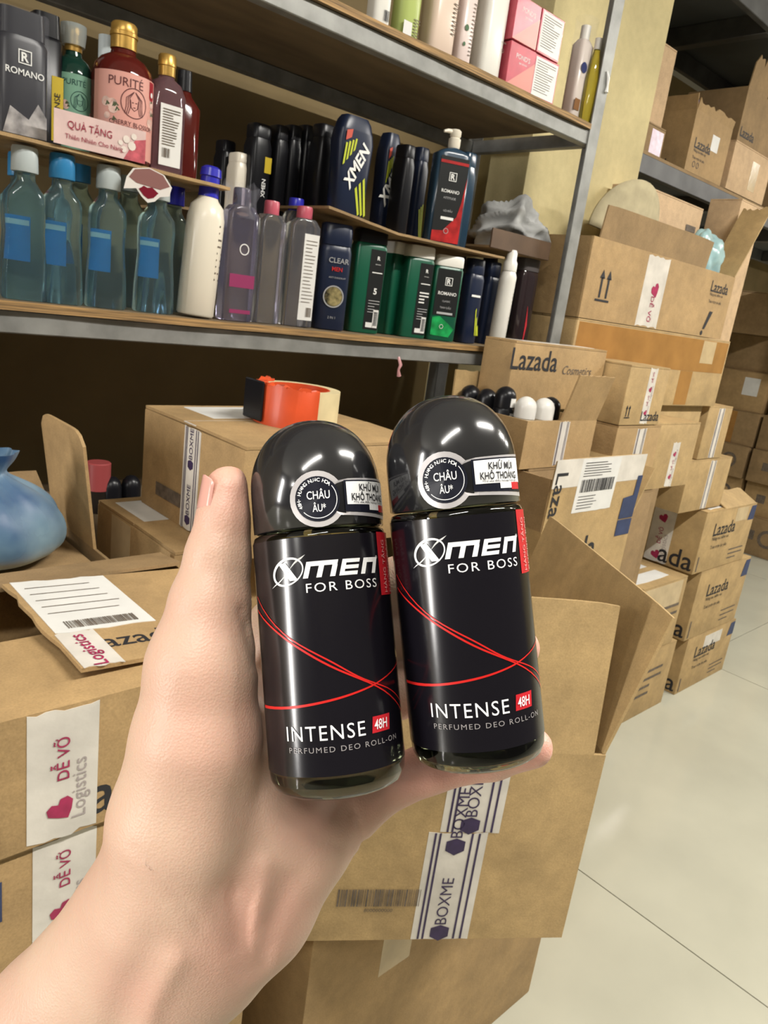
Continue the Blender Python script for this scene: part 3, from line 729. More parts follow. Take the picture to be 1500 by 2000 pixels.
# --- clear blue micellar bottles
BLUE_LAB = mat('bright_blue_label', (0.02, 0.22, 0.50), 0.35)
def micellar(pxc, pyb, y, pytop, capm, label, w=0.031, lab=0.0, group=None, hidden=False):
    x = place(pxc, pyb, y); h = ztop(x, y, pytop) - Z1; k = h
    b = 0.020
    t = bottle('water_bottle', label, x, y, Z1,
        [(0, w*0.93, b*0.95, 3.5), (0.003, w, b, 3.5), (k*0.22, w*0.97, b, 3), (k*0.45, w*0.86, b*0.95, 2.8), (k*0.62, w*0.93, b*0.95, 2.6),
         (k*0.70, w*0.90, b*0.93, 2.4), (k*0.755, w*0.62, b*0.85, 2.1), (k*0.79, w*0.46, w*0.46, 2), (k*0.835, w*0.44, w*0.44, 2)], LIQ,
        [(k*0.84, w*0.56, w*0.56), (k*0.845, w*0.58, w*0.58), (k*0.985, w*0.56, w*0.56), (k, w*0.52, w*0.52)], capm, group=group)
    if lab:
        # the wrap label is stuck on the back of the clear bottle and shows through it
        V = [(-w*0.35, b+0.0006, k*0.26), (w*0.35, b+0.0006, k*0.26), (w*0.35, b+0.0006, k*0.56), (-w*0.35, b+0.0006, k*0.56)]
        mobj('label', V, [(0, 1, 2, 3)], BLUE_LAB, t)
        V = [(-w*0.3, b+0.0003, k*0.50), (w*0.3, b+0.0003, k*0.50), (w*0.3, b+0.0003, k*0.535), (-w*0.3, b+0.0003, k*0.535)]
        mobj('label_stripe', V, [(0, 1, 2, 3)], PAPER, t)
    return t
micellar(48, 578, 1.245, 287, GREYCAP, 'leftmost clear blue bottle with pale cap on the lower shelf', 0.032, 1)
micellar(118, 590, 1.245, 302, SKY_P, 'clear bottle with sky blue cap on the lower shelf', 0.032, 1)
micellar(205, 600, 1.245, 325, GREYCAP, 'clear bottle with pale cap between blue cap and hanging lip tag', 0.032, 1)
micellar(298, 608, 1.245, 348, GREYCAP, 'clear bottle with bright blue label under the lip tag', 0.034, 1)
micellar(40, 560, 1.345, 300, SKY_P, 'clear bottle half hidden behind the leftmost pale-capped bottle', 0.032, 0)
micellar(150, 575, 1.345, 310, SKY_P, 'clear bottle half hidden behind the sky blue capped one', 0.032, 1)
micellar(245, 585, 1.345, 330, GREYCAP, 'clear bottle half hidden left of the lip tag', 0.032, 0)
micellar(330, 590, 1.345, 360, BLUE_P, 'clear bottle half hidden behind the white lotion bottle', 0.032, 0)

# --- white lotion with blue cap
x = place(380, 618, 1.243); h = ztop(x, 1.243, 322) - Z1 - 0.002
t = bottle('lotion_bottle', 'plain white lotion bottle with royal blue cap', x, 1.243, Z1+0.0025,
    [(0, 0.030, 0.030), (0.003, 0.0325, 0.0325), (h*0.55, 0.0325, 0.0325), (h*0.66, 0.0320, 0.0320), (h*0.74, 0.028, 0.028), (h*0.78, 0.019, 0.019), (h*0.80, 0.0165, 0.0165)], CREAM_P,
    [(h*0.80, 0.0175, 0.0175), (h*0.93, 0.016, 0.016), (h*0.935, 0.0185, 0.0185), (h*0.985, 0.017, 0.017), (h, 0.012, 0.012)], BLUE_P, lean=(0, 3.5))
P = Print(); P.lines(0.012, 0.06, 0.028, 0.16, 9, 0.003); marks(t, P, 0, INK_SOFT, 'print', 0.0006, R=0.0325)

# --- clear bottles in the middle
def flatb(name, label, pxc, pyb, y, pytop, w, b, m, capm, capfrac=0.12, capw=0.5, n=5, z=Z1, rotz=0, lean=(0, 0), x=None, shoulder=0.05, capn=2, capb=None):
    x = place(pxc, pyb, y) if x is None else x
    h = ztop(x, y, pytop) - z; hb = h*(1-capfrac)
    cb = capb if capb else min(b*0.95, w*capw)
    return bottle(name, label, x, y, z,
        [(0, w*0.95, b*0.93, n), (0.003, w, b, n), (hb*(1-shoulder)-0.004, w, b, n), (hb-0.003, w*max(capw, 0.8) if capw > 0.75 else w*0.72, b*0.92, n), (hb, w*(capw if capw > 0.75 else 0.62), b*0.85, n)], m,
        [(hb, w*capw, cb, capn), (hb+0.002, w*capw*1.02, cb*1.02, capn), (h-0.003, w*capw, cb, capn), (h, w*capw*0.92, cb*0.92, capn)], capm, rotz, lean=lean), h
MAG = mat('magenta_label', (0.25, 0.03, 0.10), 0.4)
t, h = flatb('toner_bottle', 'violet tinted clear bottle wrapped in film beside the white lotion', 455, 626, 1.245, 368, 0.031, 0.020, LIQ_P, LIQ_P, 0.13, 0.5)
panel(t, 0.020, -0.026, h*0.26, 0.026, h*0.36, MAG); panel(t, 0.020, -0.022, h*0.06, 0.022, h*0.09, MAG, 'label_stripe')
P = Print(); P.ring(0, h*0.55, 0.008, 0.010, 20); marks(t, P, 0.020, PAPER, 'flower_print')
# crumpled film over its neck
bm = bmesh.new(); n = 22
r0 = [bm.verts.new((0.034*math.cos(2*math.pi*k/n), 0.024*math.sin(2*math.pi*k/n), h*0.78)) for k in range(n)]
r1 = [bm.verts.new((0.026*(1+0.2*math.sin(k*2.4))*math.cos(2*math.pi*k/n), 0.019*(1+0.2*math.sin(k*2.4))*math.sin(2*math.pi*k/n), h*0.9)) for k in range(n)]
r2 = [bm.verts.new((0.033*(1+0.3*math.sin(k*1.9))*math.cos(2*math.pi*k/n), 0.022*(1+0.3*math.sin(k*1.9))*math.sin(2*math.pi*k/n), h*(1.02+0.03*math.sin(k*2.7)))) for k in range(n)]
for a, b in ((r0, r1), (r1, r2)):
    for k in range(n): bm.faces.new((a[k], a[(k+1)%n], b[(k+1)%n], b[k]))
bobj('film_wrap', bm, mat('crinkled_film', (0.62, 0.62, 0.72), 0.12, alpha=0.05, spec=0.3), t, 20)
t, h = flatb('toner_bottle', 'clear grey bottle with pink cap, left of the white labelled one', 512, 630, 1.262, 393, 0.028, 0.020, LIQ_G, PINK_P, 0.11, 0.5)
t, h = flatb('toner_bottle', 'clear bottle with pink cap and tall white label', 574, 635, 1.262, 404, 0.032, 0.021, LIQ_G, PINK_P, 0.10, 0.48, rotz=math.radians(-12))
panel(t, 0.021, -0.004, h*0.06, 0.027, h*0.78, PAPER); P = Print(); P.lines(0.0, h*0.2, 0.024, h*0.74, 18, 0.0012); P.barcode(0.012, h*0.09, 0.024, h*0.17, 10); marks(t, P, 0.021, INK_SOFT, 'print')
t, h = flatb('toner_bottle', 'clear bottle with blue cap behind the two pink-capped ones', 560, 600, 1.35, 388, 0.026, 0.02, LIQ_G, BLUE_P, 0.10, 0.6)

# --- dark blue shampoo with big cap
t, h = flatb('shampoo_bottle', 'dark navy shampoo with round emblem, left of the green bottles', 638, 642, 1.26, 438, 0.034, 0.022, NAVY_P, NAVY_P, 0.20, 0.93, 3, capn=3, rotz=math.radians(-22))
SILV = mat('silver_print', (0.55, 0.55, 0.55), 0.3, metal=0.5)
P = Print(); P.text('CLEAR', 0.004, h*0.66, w=0.042, bold=0.01); marks(t, P, 0.0222, SILV)
P = Print(); P.text('MEN', 0.002, h*0.58, w=0.022, bold=0.02); marks(t, P, 0.0222, mat('red_print', (0.45, 0.02, 0.02), 0.4))
P = Print(); P.ring(0.0, h*0.32, 0.0195, 0.022, 28); marks(t, P, 0.0222, SILV, 'emblem_ring')
P = Print(); P.disc(0.0, h*0.32, 0.0190, 24); marks(t, P, 0.0222, mat('emblem_dark', (0.05, 0.045, 0.03), 0.25, var=0.7, vscale=60, col2=(0.4, 0.33, 0.15)), 'emblem')
P = Print(); P.text('ANTI DANDRUFF', 0.004, h*0.50, w=0.036); P.text('2 IN 1', 0.0, h*0.12, w=0.016); marks(t, P, 0.0222, SILV, 'lettering')

# --- green bottles
LABK = mat('matt_black_label', (0.012, 0.013, 0.013), 0.35)
TXT_G = mat('grey_print', (0.40, 0.40, 0.40), 0.5); TXT_W = mat('white_print', (0.75, 0.75, 0.72), 0.4)
def crest(P, u, v, s):
    P.rect(u-s, v-s, u+s, v-s*0.84); P.rect(u-s, v+s*0.84, u+s, v+s); P.rect(u-s, v-s*0.84, u-s*0.84, v+s*0.84); P.rect(u+s*0.84, v-s*0.84, u+s, v+s*0.84)
    P.text('R', u, v, h=s*1.35, bold=0.03)
def green(label, pxc, pyb, y, pytop, capm, w=0.036, kind=None, rotz=0, b=0.021):
    t, h = flatb('shampoo_bottle', label, pxc, pyb, y, pytop, w, b, GREEN_P, capm, 0.125, 0.95, 6, rotz=rotz, shoulder=0.02, capn=6, capb=b*0.97)
    if kind == 'back':
        panel(t, b, -0.004, h*0.04, w*0.86, h*0.82, LABK)
        P = Print(); u = w*0.41; P.text('R', u, h*0.74, h=0.008, bold=0.03); P.text('ROMANO', u, h*0.68, w=0.012); P.rect(u-0.012, h*0.595, u+0.012, h*0.605); marks(t, P, b+0.0004, TXT_W)
        P = Print(); P.lines(0.002, h*0.2, w*0.8, h*0.34, 5, 0.0014); marks(t, P, b+0.0004, TXT_G, 'print')
        P = Print(); P.rect(0.001, h*0.06, w*0.5, h*0.11); P.rect(w*0.45, h*0.06, w*0.8, h*0.24); marks(t, P, b+0.0004, PAPER, 'sticker')
        P = Print(); P.barcode(w*0.5, h*0.08, w*0.76, h*0.22, 9, 4); marks(t, P, b+0.0006, INK, 'barcode')
        P = Print(); P.text('5', u, h*0.42, h=0.013, bold=0.03) if 'black' in label else P.lines(0.002, h*0.38, w*0.78, h*0.52, 4, 0.003); marks(t, P, b+0.0004, TXT_W)
    if kind == 'front':
        panel(t, b, -w*0.80, h*0.30, w*0.80, h*0.84, LABK)
        P = Print(); crest(P, 0, h*0.70, 0.009); P.text('ROMANO', 0, h*0.56, w=0.046, bold=0.015); marks(t, P, b+0.0004, TXT_W)
        P = Print(); P.text('CLASSIC', 0, h*0.47, w=0.02); P.text('TINH DẦU', 0, h*0.40, w=0.028); P.rect(-0.02, h*0.315, 0.02, h*0.34); marks(t, P, b+0.0004, TXT_G)
        P = Print(); P.poly([(-w*0.8, h*0.06), (w*0.5, h*0.05), (w*0.8, h*0.15), (w*0.3, h*0.22), (-w*0.3, h*0.29), (-w*0.8, h*0.27)]); marks(t, P, b, mat('bright_green_print', (0.01, 0.28, 0.07), 0.35, var=0.5, vscale=40), 'swoosh_print', 0.0008)
        P = Print(); P.ring(-w*0.1, h*0.17, 0.004, 0.005, 14); marks(t, P, b+0.0004, TXT_W, 'emblem')
    return t
green('green bottle with black cap and black back label, nearest the navy shampoo', 702, 650, 1.27, 450, BLACK_P, 0.036, 'back', math.radians(-16))
green('narrow green bottle seen edge-on with white cap', 757, 652, 1.31, 474, WHITE_P, 0.026)
green('green bottle with white cap and barcode sticker low on its label', 797, 660, 1.27, 481, WHITE_P, 0.034, 'back', math.radians(-16))
green('green bottle with white cap and crest front label', 853, 665, 1.255, 500, WHITE_P, 0.036, 'front', math.radians(-24))
YELG = mat('yellow_green_print', (0.45, 0.50, 0.03), 0.4)
def navy_rack(label, pxc, pyb, y, pytop, w, m=NAVY_P, stripe=False, z=Z1, x=None, capf=0.18, b=0.02):
    t, h = flatb('shampoo_bottle', label, pxc, pyb, y, pytop, w, b, m, m, capf, 0.9, 4, z=z, x=x, capn=3)
    if stripe:
        P = Print()
        for k in range(3): P.poly([(w*(0.1+0.25*k), h*(0.40-0.10*k)), (w*(0.22+0.25*k), h*(0.43-0.10*k)), (w*(0.55+0.25*k)*0.9, h*(0.10)), (w*(0.45+0.2*k)*0.9, h*0.10)])
        marks(t, P, b+0.0002, YELG, 'stripe_print')
    return t
t = navy_rack('navy bottle in film next to the crest green bottle', 905, 668, 1.262, 506, 0.026, stripe=True)
P = Print(); P.rect(-0.02, 0.11, 0.012, 0.115); marks(t, P, 0.0204, TXT_W, 'print')
navy_rack('dark navy bottle half hidden left of the white spray can', 938, 668, 1.31, 512, 0.024)
navy_rack('teal-green bottle half hidden behind the white spray can', 962, 668, 1.34, 545, 0.02, GREEN_P)
# white spray can
x = place(968, 673, 1.255); h = ztop(x, 1.255, 489) - Z1
t = bottle('spray_can', 'white spray can at the end of the lower shelf row', x, 1.255, Z1+0.001,
    [(0, 0.0205, 0.0205), (0.002, 0.0215, 0.0215), (h*0.68, 0.0215, 0.0215), (h*0.73, 0.0215, 0.0215), (h*0.77, 0.018, 0.018), (h*0.785, 0.0165, 0.0165)], WHITE_P,
    [(h*0.785, 0.0180, 0.0180), (h*0.87, 0.0175, 0.0175), (h*0.90, 0.0135, 0.0135), (h*0.97, 0.0130, 0.0130), (h, 0.010, 0.010)], WHITE_P, lean=(0, 1.5))
P = Print(); P.lines(0.006, h*0.12, 0.018, h*0.62, 12, 0.002); marks(t, P, 0, INK_SOFT, 'print', 0.0006, R=0.0215)
navy_rack('slate blue bottle right of the white spray can', 1000, 660, 1.33, 524, 0.02, mat('slate_plastic', (0.02, 0.05, 0.085), 0.35))
t, h = flatb('shower_gel_bottle', 'black translucent bottle with red streak by the rack post', 1052, 655, 1.30, 505, 0.034, 0.024, mat('smoky_plastic', (0.03, 0.02, 0.022), 0.12, coat=0.5), mat('smoky_cap', (0.10, 0.09, 0.09), 0.2), 0.14, 0.95, 5, capn=5, x=1.674)
P = Print(); P.band([(0.004, 0.02), (0.006, 0.06), (0.0, 0.11)], [0.004, 0.008, 0.001]); P.band([(-0.02, 0.018), (0.01, 0.014)], 0.003); marks(t, P, 0.024, mat('glowing_red_print', (0.55, 0.04, 0.05), 0.3), 'red_print')
# dark tray and grey cloth bundle
tr = thing('cardboard_tray', 'dark brown shallow tray carrying the grey cloth bundle', 'tray', (1.580, 1.350, 1.664))
box_obj('front_panel', -0.125, 0.115, -0.10, -0.095, 0.0, 0.045, mat('dark_brown_board', (0.10, 0.06, 0.035), 0.6, var=0.2), tr, 0.001, 1)
box_obj('base', -0.125, 0.115, -0.094, 0.10, 0.0, 0.005, CARD_D, tr)
box_obj('back_panel', -0.125, 0.115, 0.10, 0.105, 0.0, 0.045, CARD_D, tr)
for k in range(3):
    navy_rack('dark bottle %s holding up the brown tray' % ('at left', 'in the middle', 'at right')[k], 0, 0, 1.50, 0, 0.03, BLACK_P, x=1.48+0.075*k) if False else None
def rear_row(label, x, y, w, ztop_, m=NAVY_P):
    return bottle('shampoo_bottle', label, x, y, Z1, [(0, w, 0.02, 4), (0.15, w, 0.02, 4), (ztop_-Z1-0.02, w*0.8, 0.018, 3)], m, [(ztop_-Z1-0.02, w*0.8, 0.018, 3), (ztop_-Z1, w*0.75, 0.016, 3)], m)
rear_row('dark navy bottle under the left of the brown tray', 1.52, 1.41, 0.025, 1.6635)
rear_row('dark navy bottle under the right of the brown tray', 1.65, 1.41, 0.025, 1.6635)
GREYC = mat('grey_cloth', (0.36, 0.36, 0.35), 0.9, var=0.25, vscale=14, bump=0.6, bscale=25)
bm = bmesh.new(); bmesh.ops.create_icosphere(bm, subdivisions=5, radius=1)
rg = random.Random(11); ks = [(Vector((rg.uniform(-1,1), rg.uniform(-1,1), rg.uniform(-1,1)))*rg.uniform(2.5, 8), rg.uniform(0, 6), rg.uniform(0.3, 1)) for _ in range(6)]
for v in bm.verts:
    c = v.co.copy(); d_ = sum(a*(1-abs(math.sin(c.dot(k)+ph)))**1.5 for k, ph, a in ks)/1.6
    q = Vector((c.x*0.105, c.y*0.085, c.z*0.088)) * (0.66 + 0.42*d_); q.z = max(q.z, -0.050); q.x = min(q.x, 0.09); q.y = max(-0.09, min(q.y, 0.09))
    v.co = q
o = bobj('cloth_bundle', bm, GREYC, None, 180); o.location = (1.643, 1.352, 1.7205)
tag(o, 'crumpled grey cloth bundle on the brown tray by the post', 'cloth')

# --- cardboard tier laid over the clear bottles at left
ZL = 1.660
def wavy_board(name, label, x0, x1, y0, y1, z, m, curve, th=0.005, n=20):
    V, Fc = [], []
    for i in range(n+1):
        x = x0 + (x1-x0)*i/n; zz = z + curve(i/n); jy = random.uniform(-0.002, 0.002)
        V += [(x, y0+jy, zz), (x, y1, zz), (x, y1, zz-th), (x, y0+jy, zz-th)]
    for i in range(n):
        for k in range(4): Fc.append((4*i+k, 4*i+(k+1) % 4, 4*i+4+(k+1) % 4, 4*i+4+k))
    Fc += [(3, 2, 1, 0), (4*n, 4*n+1, 4*n+2, 4*n+3)]
    return tag(mobj(name, V, Fc, m), label, 'board')
wavy_board('cardboard_sheet', 'cardboard sheet laid on the clear bottles as an extra tier', 0.25, 0.715, 1.215, 1.48, ZL, CARD, lambda s: -0.004*s)
def zt(x, y, pyt): return ztop(x, y, pyt)
# bagged black bottle
x = place(38, 262, 1.27); h = zt(x, 1.27, 25) - ZL
t = bottle('shower_gel_bottle', 'black bottle in crinkled film at the left end of the cardboard tier', x, 1.27, ZL,
    [(0, 0.034, 0.024, 5), (h*0.75, 0.034, 0.024, 5), (h*0.80, 0.03, 0.022, 4)], BLACK_P, [(h*0.80, 0.031, 0.022, 5), (h, 0.030, 0.021, 5)], BLACK_P)
P = Print(); P.text('ROMANO', 0.0, h*0.52, w=0.052, bold=0.012); crest(P, 0.0, h*0.64, 0.009); marks(t, P, 0.024, TXT_W)
P = Print(); P.poly([(-0.03, 0.004), (0.03, 0.004), (0.03, h*0.2), (0.018, h*0.3), (0.005, h*0.16), (-0.02, h*0.24)]); marks(t, P, 0.024, mat('marble_print', (0.35, 0.33, 0.32), 0.3, var=0.6, vscale=40), 'marble_print', 0.0008)
V, Fc = loft_verts([(h*0.02, 0.037, 0.027, 5), (h*0.5, 0.038, 0.028, 5), (h*0.8, 0.037, 0.027, 4), (h*1.0, 0.036, 0.026, 4)], 36)
rg = random.Random(5); V = [(a*(1+rg.uniform(-0.03, 0.03)), b*(1+rg.uniform(-0.04, 0.04)), c) for a, b, c in V]
mobj('film_wrap', V, Fc[:-2], mat('crinkled_film', (0.6, 0.6, 0.7), 0.15), t, 20)
x = place(85, 275, 1.30); h = zt(x, 1.30, 30) - ZL
t = bottle('shower_gel_bottle', 'black bottle with yellow side label on the cardboard tier', x, 1.30, ZL, [(0, 0.022, 0.024, 4), (h*0.8, 0.022, 0.024, 4), (h*0.83, 0.019, 0.02, 4)], BLACK_P, [(h*0.83, 0.02, 0.021, 4), (h, 0.018, 0.02, 4)], BLACK_P)
panel(t, 0.024, 0.003, h*0.06, 0.020, h*0.55, mat('yellow_label', (0.55, 0.40, 0.02), 0.4)); P = Print(); P.text('INTENSE', 0.011, h*0.3, w=0.045, rot=math.pi/2); marks(t, P, 0.0245, INK)
# green and pink floral shower gels
def floral(label, pxc, pyb, y, pyt, r, liq, labm, capm, head, sub, dark, tabm, face=True, gold=True, clearcap=False):
    x = place(pxc, pyb, y); h = zt(x, y, pyt) - ZL
    hc = 0.185
    t = bottle('shower_gel_bottle', label, x, y, ZL,
        [(0, r*0.93, r*0.93), (0.003, r, r), (h*0.60, r, r), (h*0.68, r*0.93, r*0.93), (h*0.74, r*0.72, r*0.72), (h*0.78, r*0.42, r*0.42), (h*(1-hc), r*0.38, r*0.38)], liq,
        [(h*(1-hc), r*0.42, r*0.42), (h*0.90, r*0.42, r*0.42), (h*0.905, r*0.45, r*0.45), (h*0.93, r*0.45, r*0.45), (h*0.935, r*0.42, r*0.42), (h*0.985, r*0.42, r*0.42), (h, r*0.37, r*0.37)], capm)
    def P_(): return Print()
    L = P_(); L.rect(-r*1.45, h*0.03, r*1.45, h*0.62, 24); L.wrap(r+0.0005, labm, t, 'label', sm=60)
    P = P_(); P.text(head, -r*0.28, h*0.56, w=r*1.15); P.text(sub, 0, h*0.265, w=r*1.6); P.text('SHOWER GEL', 0, h*0.235, w=r*0.8); P.wrap(r+0.001, dark, t)
    if face:
        P = P_(); c = h*0.415; R_ = r*0.46
        P.ring(0, c, R_*0.94, R_, 28)
        for s_ in (-1, 1):
            for k in range(3): P.band([(s_*R_*(0.05), c+R_*0.75), (s_*R_*(0.35+0.12*k), c+R_*0.3), (s_*R_*(0.30+0.15*k), c-R_*0.3), (s_*R_*(0.45+0.12*k), c-R_*0.75)], R_*0.05)
        P.band([(-R_*0.3, c+R_*0.2), (-R_*0.24, c-R_*0.3), (0, c-R_*0.5), (R_*0.24, c-R_*0.3), (R_*0.3, c+R_*0.2)], R_*0.05)
        P.rect(-R_*0.2, c+R_*0.02, -R_*0.06, c+R_*0.07); P.rect(R_*0.06, c+R_*0.02, R_*0.2, c+R_*0.07); P.rect(-R_*0.08, c-R_*0.3, R_*0.08, c-R_*0.25)
        P.wrap(r+0.001, dark, t, 'face_print')
    # blossoms and leaves round the ring
    rg = random.Random(2); PF = P_(); PLs = [P_(), P_()]
    for k in range(9):
        a = rg.uniform(-0.5, 0.6) if k % 2 else math.pi + rg.uniform(-0.6, 0.5)
        q = r*rg.uniform(0.55, 1.0); PF.disc(q*math.cos(a), h*0.37+q*0.7*math.sin(a), r*rg.uniform(0.10, 0.2), 9)
        PLs[k % 2].poly([(q*math.cos(a+.3), h*0.39+q*.8*math.sin(a+.3)), (q*math.cos(a+.3)+r*.16, h*0.39+q*.8*math.sin(a+.3)+r*.05), (q*math.cos(a+.3)+r*.05, h*0.39+q*.8*math.sin(a+.3)+r*.16)])
    PF.wrap(r+0.0008, mat('blossom_print', (0.62, 0.42, 0.36), 0.5, var=0.3, vscale=80), t, 'blossom_print')
    for PL in PLs: PL.wrap(r+0.0009, mat('leaf_print', (0.06, 0.08, 0.03), 0.5), t, 'leaf_print')
    T = P_(); T.rect(r*0.62, h*0.51, r*0.92, h*0.61, 4); T.disc(r*0.77, h*0.51, r*0.15, 14); T.wrap(r+0.001, tabm, t, 'tab_print')
    T = P_(); T.disc(r*0.77, h*0.52, r*0.08, 10); T.wrap(r+0.0014, TXT_W, t, 'tab_flower')
    return t, x, h
INKB = mat('brownish_ink', (0.10, 0.02, 0.02), 0.5)
tp, xp, hp = floral('pink labelled amber shower gel with gold cap and woman motif', 234, 322, 1.262, 47, 0.046, LIQ_AMB, mat('pink_label', (0.62, 0.30, 0.25), 0.45), GOLD, 'PURITÉ', 'CHERRY BLOSSOM', INKB, mat('crimson_print', (0.30, 0.01, 0.02), 0.4))
tg, xg, hg = floral('green labelled shower gel with clear over-cap, left of the pink one', 140, 290, 1.30, 55, 0.030, LIQ_GRN, mat('mint_label', (0.17, 0.34, 0.24), 0.45), GOLD, 'PURITÉ', 'OLIVE', mat('dark_green_ink', (0.01, 0.06, 0.05), 0.5), mat('teal_print', (0.01, 0.10, 0.09), 0.4))
loft('over_cap', [(hg*0.86, 0.0165, 0.0165), (hg*0.95, 0.0185, 0.0185), (hg*1.02, 0.0185, 0.0185), (hg*1.025, 0.016, 0.016)], mat('frosted_cap', (0.55, 0.62, 0.62), 0.3, trans=0.5, alpha=0.8), tg)
x = place(317, 330, 1.262); h = zt(x, 1.262, 108) - ZL
t = bottle('shower_gel_bottle', 'clear mauve shower gel with gold cap and white back label', x, 1.262, ZL,
    [(0, 0.030, 0.022, 3), (0.003, 0.031, 0.023, 3), (h*0.66, 0.031, 0.023, 3), (h*0.76, 0.024, 0.02, 2.4), (h*0.80, 0.013, 0.013), (h*0.83, 0.012, 0.012)], mat('mauve_liquid', (0.45, 0.25, 0.28), 0.08, trans=0.8, ior=1.35),
    [(h*0.82, 0.0135, 0.0135), (h*0.9, 0.0135, 0.0135), (h*0.905, 0.0145, 0.0145), (h*0.985, 0.014, 0.014), (h, 0.012, 0.012)], GOLD)
panel(t, 0.0232, -0.019, h*0.05, 0.019, h*0.57, PAPER); P = Print(); P.lines(-0.015, h*0.22, 0.016, h*0.54, 14, 0.0012); P.barcode(-0.014, h*0.12, 0.0, h*0.2, 8); marks(t, P, 0.0236, INK_SOFT, 'print')
x2 = place(352, 320, 1.33); h = zt(x2, 1.33, 140) - ZL
bottle('shower_gel_bottle', 'amber bottle half hidden behind the gold-capped clear one', x2, 1.33, ZL, [(0, 0.028, 0.022, 3), (h*0.68, 0.028, 0.022, 3), (h*0.78, 0.014, 0.014), (h*0.82, 0.012, 0.012)], LIQ_AMB, [(h*0.82, 0.0135, 0.0135), (h, 0.012, 0.012)], BLACK_P)
x2 = place(205, 285, 1.37); h = zt(x2, 1.37, 72) - ZL
bottle('shower_gel_bottle', 'bottle with pale grey cap half hidden behind the pink gel', x2, 1.37, ZL, [(0, 0.028, 0.022, 3), (h*0.68, 0.028, 0.022, 3), (h*0.78, 0.016, 0.016), (h*0.82, 0.014, 0.014)], LIQ_AMB, [(h*0.82, 0.0145, 0.0145), (h, 0.0145, 0.0145)], GREYCAP)
# gift card sleeve in front of the two floral bottles
gx0, gx1 = at(105, 290, y=1.21).x, at(283, 320, y=1.21).x; ghh = 0.046
g = thing('gift_card', 'pink floral gift card with red lettering in front of the shower gels', 'card', ((gx0+gx1)/2, 1.2105, ZL))
gw = (gx1-gx0)/2
bm = bmesh.new(); box_bm(bm, -gw, gw, 0.0, 0.0012, 0, ghh); bobj('sheet', bm, mat('gift_card_pink', (0.62, 0.45, 0.42), 0.4, var=0.06, vscale=40), g)
P = Print(); P.text('QUÀ TẶNG', -gw*0.25, ghh*0.64, w=gw*0.95, h=ghh*0.36); P.text('Thiên Nhiên Cho Nàng', -gw*0.15, ghh*0.26, w=gw*1.25); marks(g, P, 0, mat('crimson_ink', (0.28, 0.01, 0.04), 0.4))
P = Print(); P.poly([(gw*0.5, 0), (gw, 0), (gw, ghh*0.75), (gw*0.75, ghh*0.65)]); marks(g, P, 0, mat('rose_print', (0.42, 0.08, 0.10), 0.4, var=0.4, vscale=60), 'rose_print', 0.0006)
P = Print()
for k, (a, b, r_) in enumerate(((0.55, 0.62, 0.12), (0.68, 0.45, 0.14), (0.5, 0.3, 0.1), (0.42, 0.48, 0.08), (0.72, 0.75, 0.1))): P.disc(gw*a, ghh*b, ghh*r_, 9)
marks(g, P, 0, mat('white_blossom_print', (0.7, 0.62, 0.55), 0.5, var=0.1), 'blossom_print', 0.0010)
# lip-shaped hang tag
p = at(290, 362, y=1.2085)
tg_ = thing('hang_tag', 'white edged tag with dark red lips hanging from the cardboard tier', 'tag', (p.x, 1.2085, p.z))
pts = [(-0.040, -0.012), (-0.036, 0.006), (-0.026, 0.020), (0.0, 0.026), (0.026, 0.020), (0.040, 0.004), (0.036, -0.010), (0.020, -0.014), (0.012, -0.022), (0.0, -0.026), (-0.010, -0.019), (-0.020, -0.008)]
k = len(pts); V = [(a, 0, b) for a, b in pts] + [(a, 0.0008, b) for a, b in pts]
mobj('card', V, [tuple(range(k)), tuple(range(2*k-1, k-1, -1))] + [(i, k+i, k+(i+1) % k, (i+1) % k) for i in range(k)], mat('tag_white', (0.66, 0.62, 0.58), 0.3), tg_)
P = Print(); P.poly([(a*0.9, b*0.9+0.001) for a, b in pts[1:6]] + [(0.02, -0.003), (-0.02, 0.0)]); marks(tg_, P, 0, mat('mauve_print', (0.22, 0.10, 0.09), 0.35), 'print', 0.0005)
P = Print(); P.poly([(-0.016, -0.008), (-0.008, -0.002), (-0.002, -0.004), (0.006, -0.002), (0.017, -0.009), (0.009, -0.017), (0.0, -0.020), (-0.008, -0.016)]); marks(tg_, P, 0, mat('lip_red', (0.16, 0.008, 0.02), 0.25), 'lips_print', 0.0008)

# --- second cardboard tier with the black and navy bottles
ZR = 1.645
wavy_board('cardboard_sheet', 'bowed cardboard sheet under the navy and red bottles', 0.93, 1.47, 1.215, 1.50, ZR, CARD_D, lambda s: 0.020*(1-min(1, s/0.35))**1.0 if s < 0.35 else 0.0)
wavy_board('cardboard_sheet', 'cardboard sheet at the back under the row of black bottles', 0.70, 0.925, 1.375, 1.60, 1.625, CARD_D, lambda s: 0.0)
def blk(label, pxc, pyt, y, w=0.020, zb=None, m=BLACK_P, b=0.024, capw=0.88, capf=0.14, pyb=360):
    zb = ZR if zb is None else zb
    x = place(pxc, pyb, y); h = zt(x, y, pyt) - zb
    t = bottle('shower_gel_bottle', label, x, y, zb, [(0, w*0.95, b*0.95, 4), (0.003, w, b, 4), (h*(1-capf)*0.9, w, b, 4), (h*(1-capf), w*0.85, b*0.85, 4)], m, [(h*(1-capf), w*capw, b*capw, 4), (h*0.98, w*capw, b*capw, 4), (h, w*capw*0.9, b*capw*0.9, 4)], m)
    return t, h, x
ZB = 1.6255
blk('short black pump bottle at the left of the black row', 436, 276, 1.50, 0.018, ZB)
blk('white bottle with black cap among the black row', 462, 300, 1.45, 0.016, ZB, CREAM_P)
t, h, x = blk('black bottle with yellow side mark, first of the tall row', 498, 244, 1.43, 0.024, ZB)
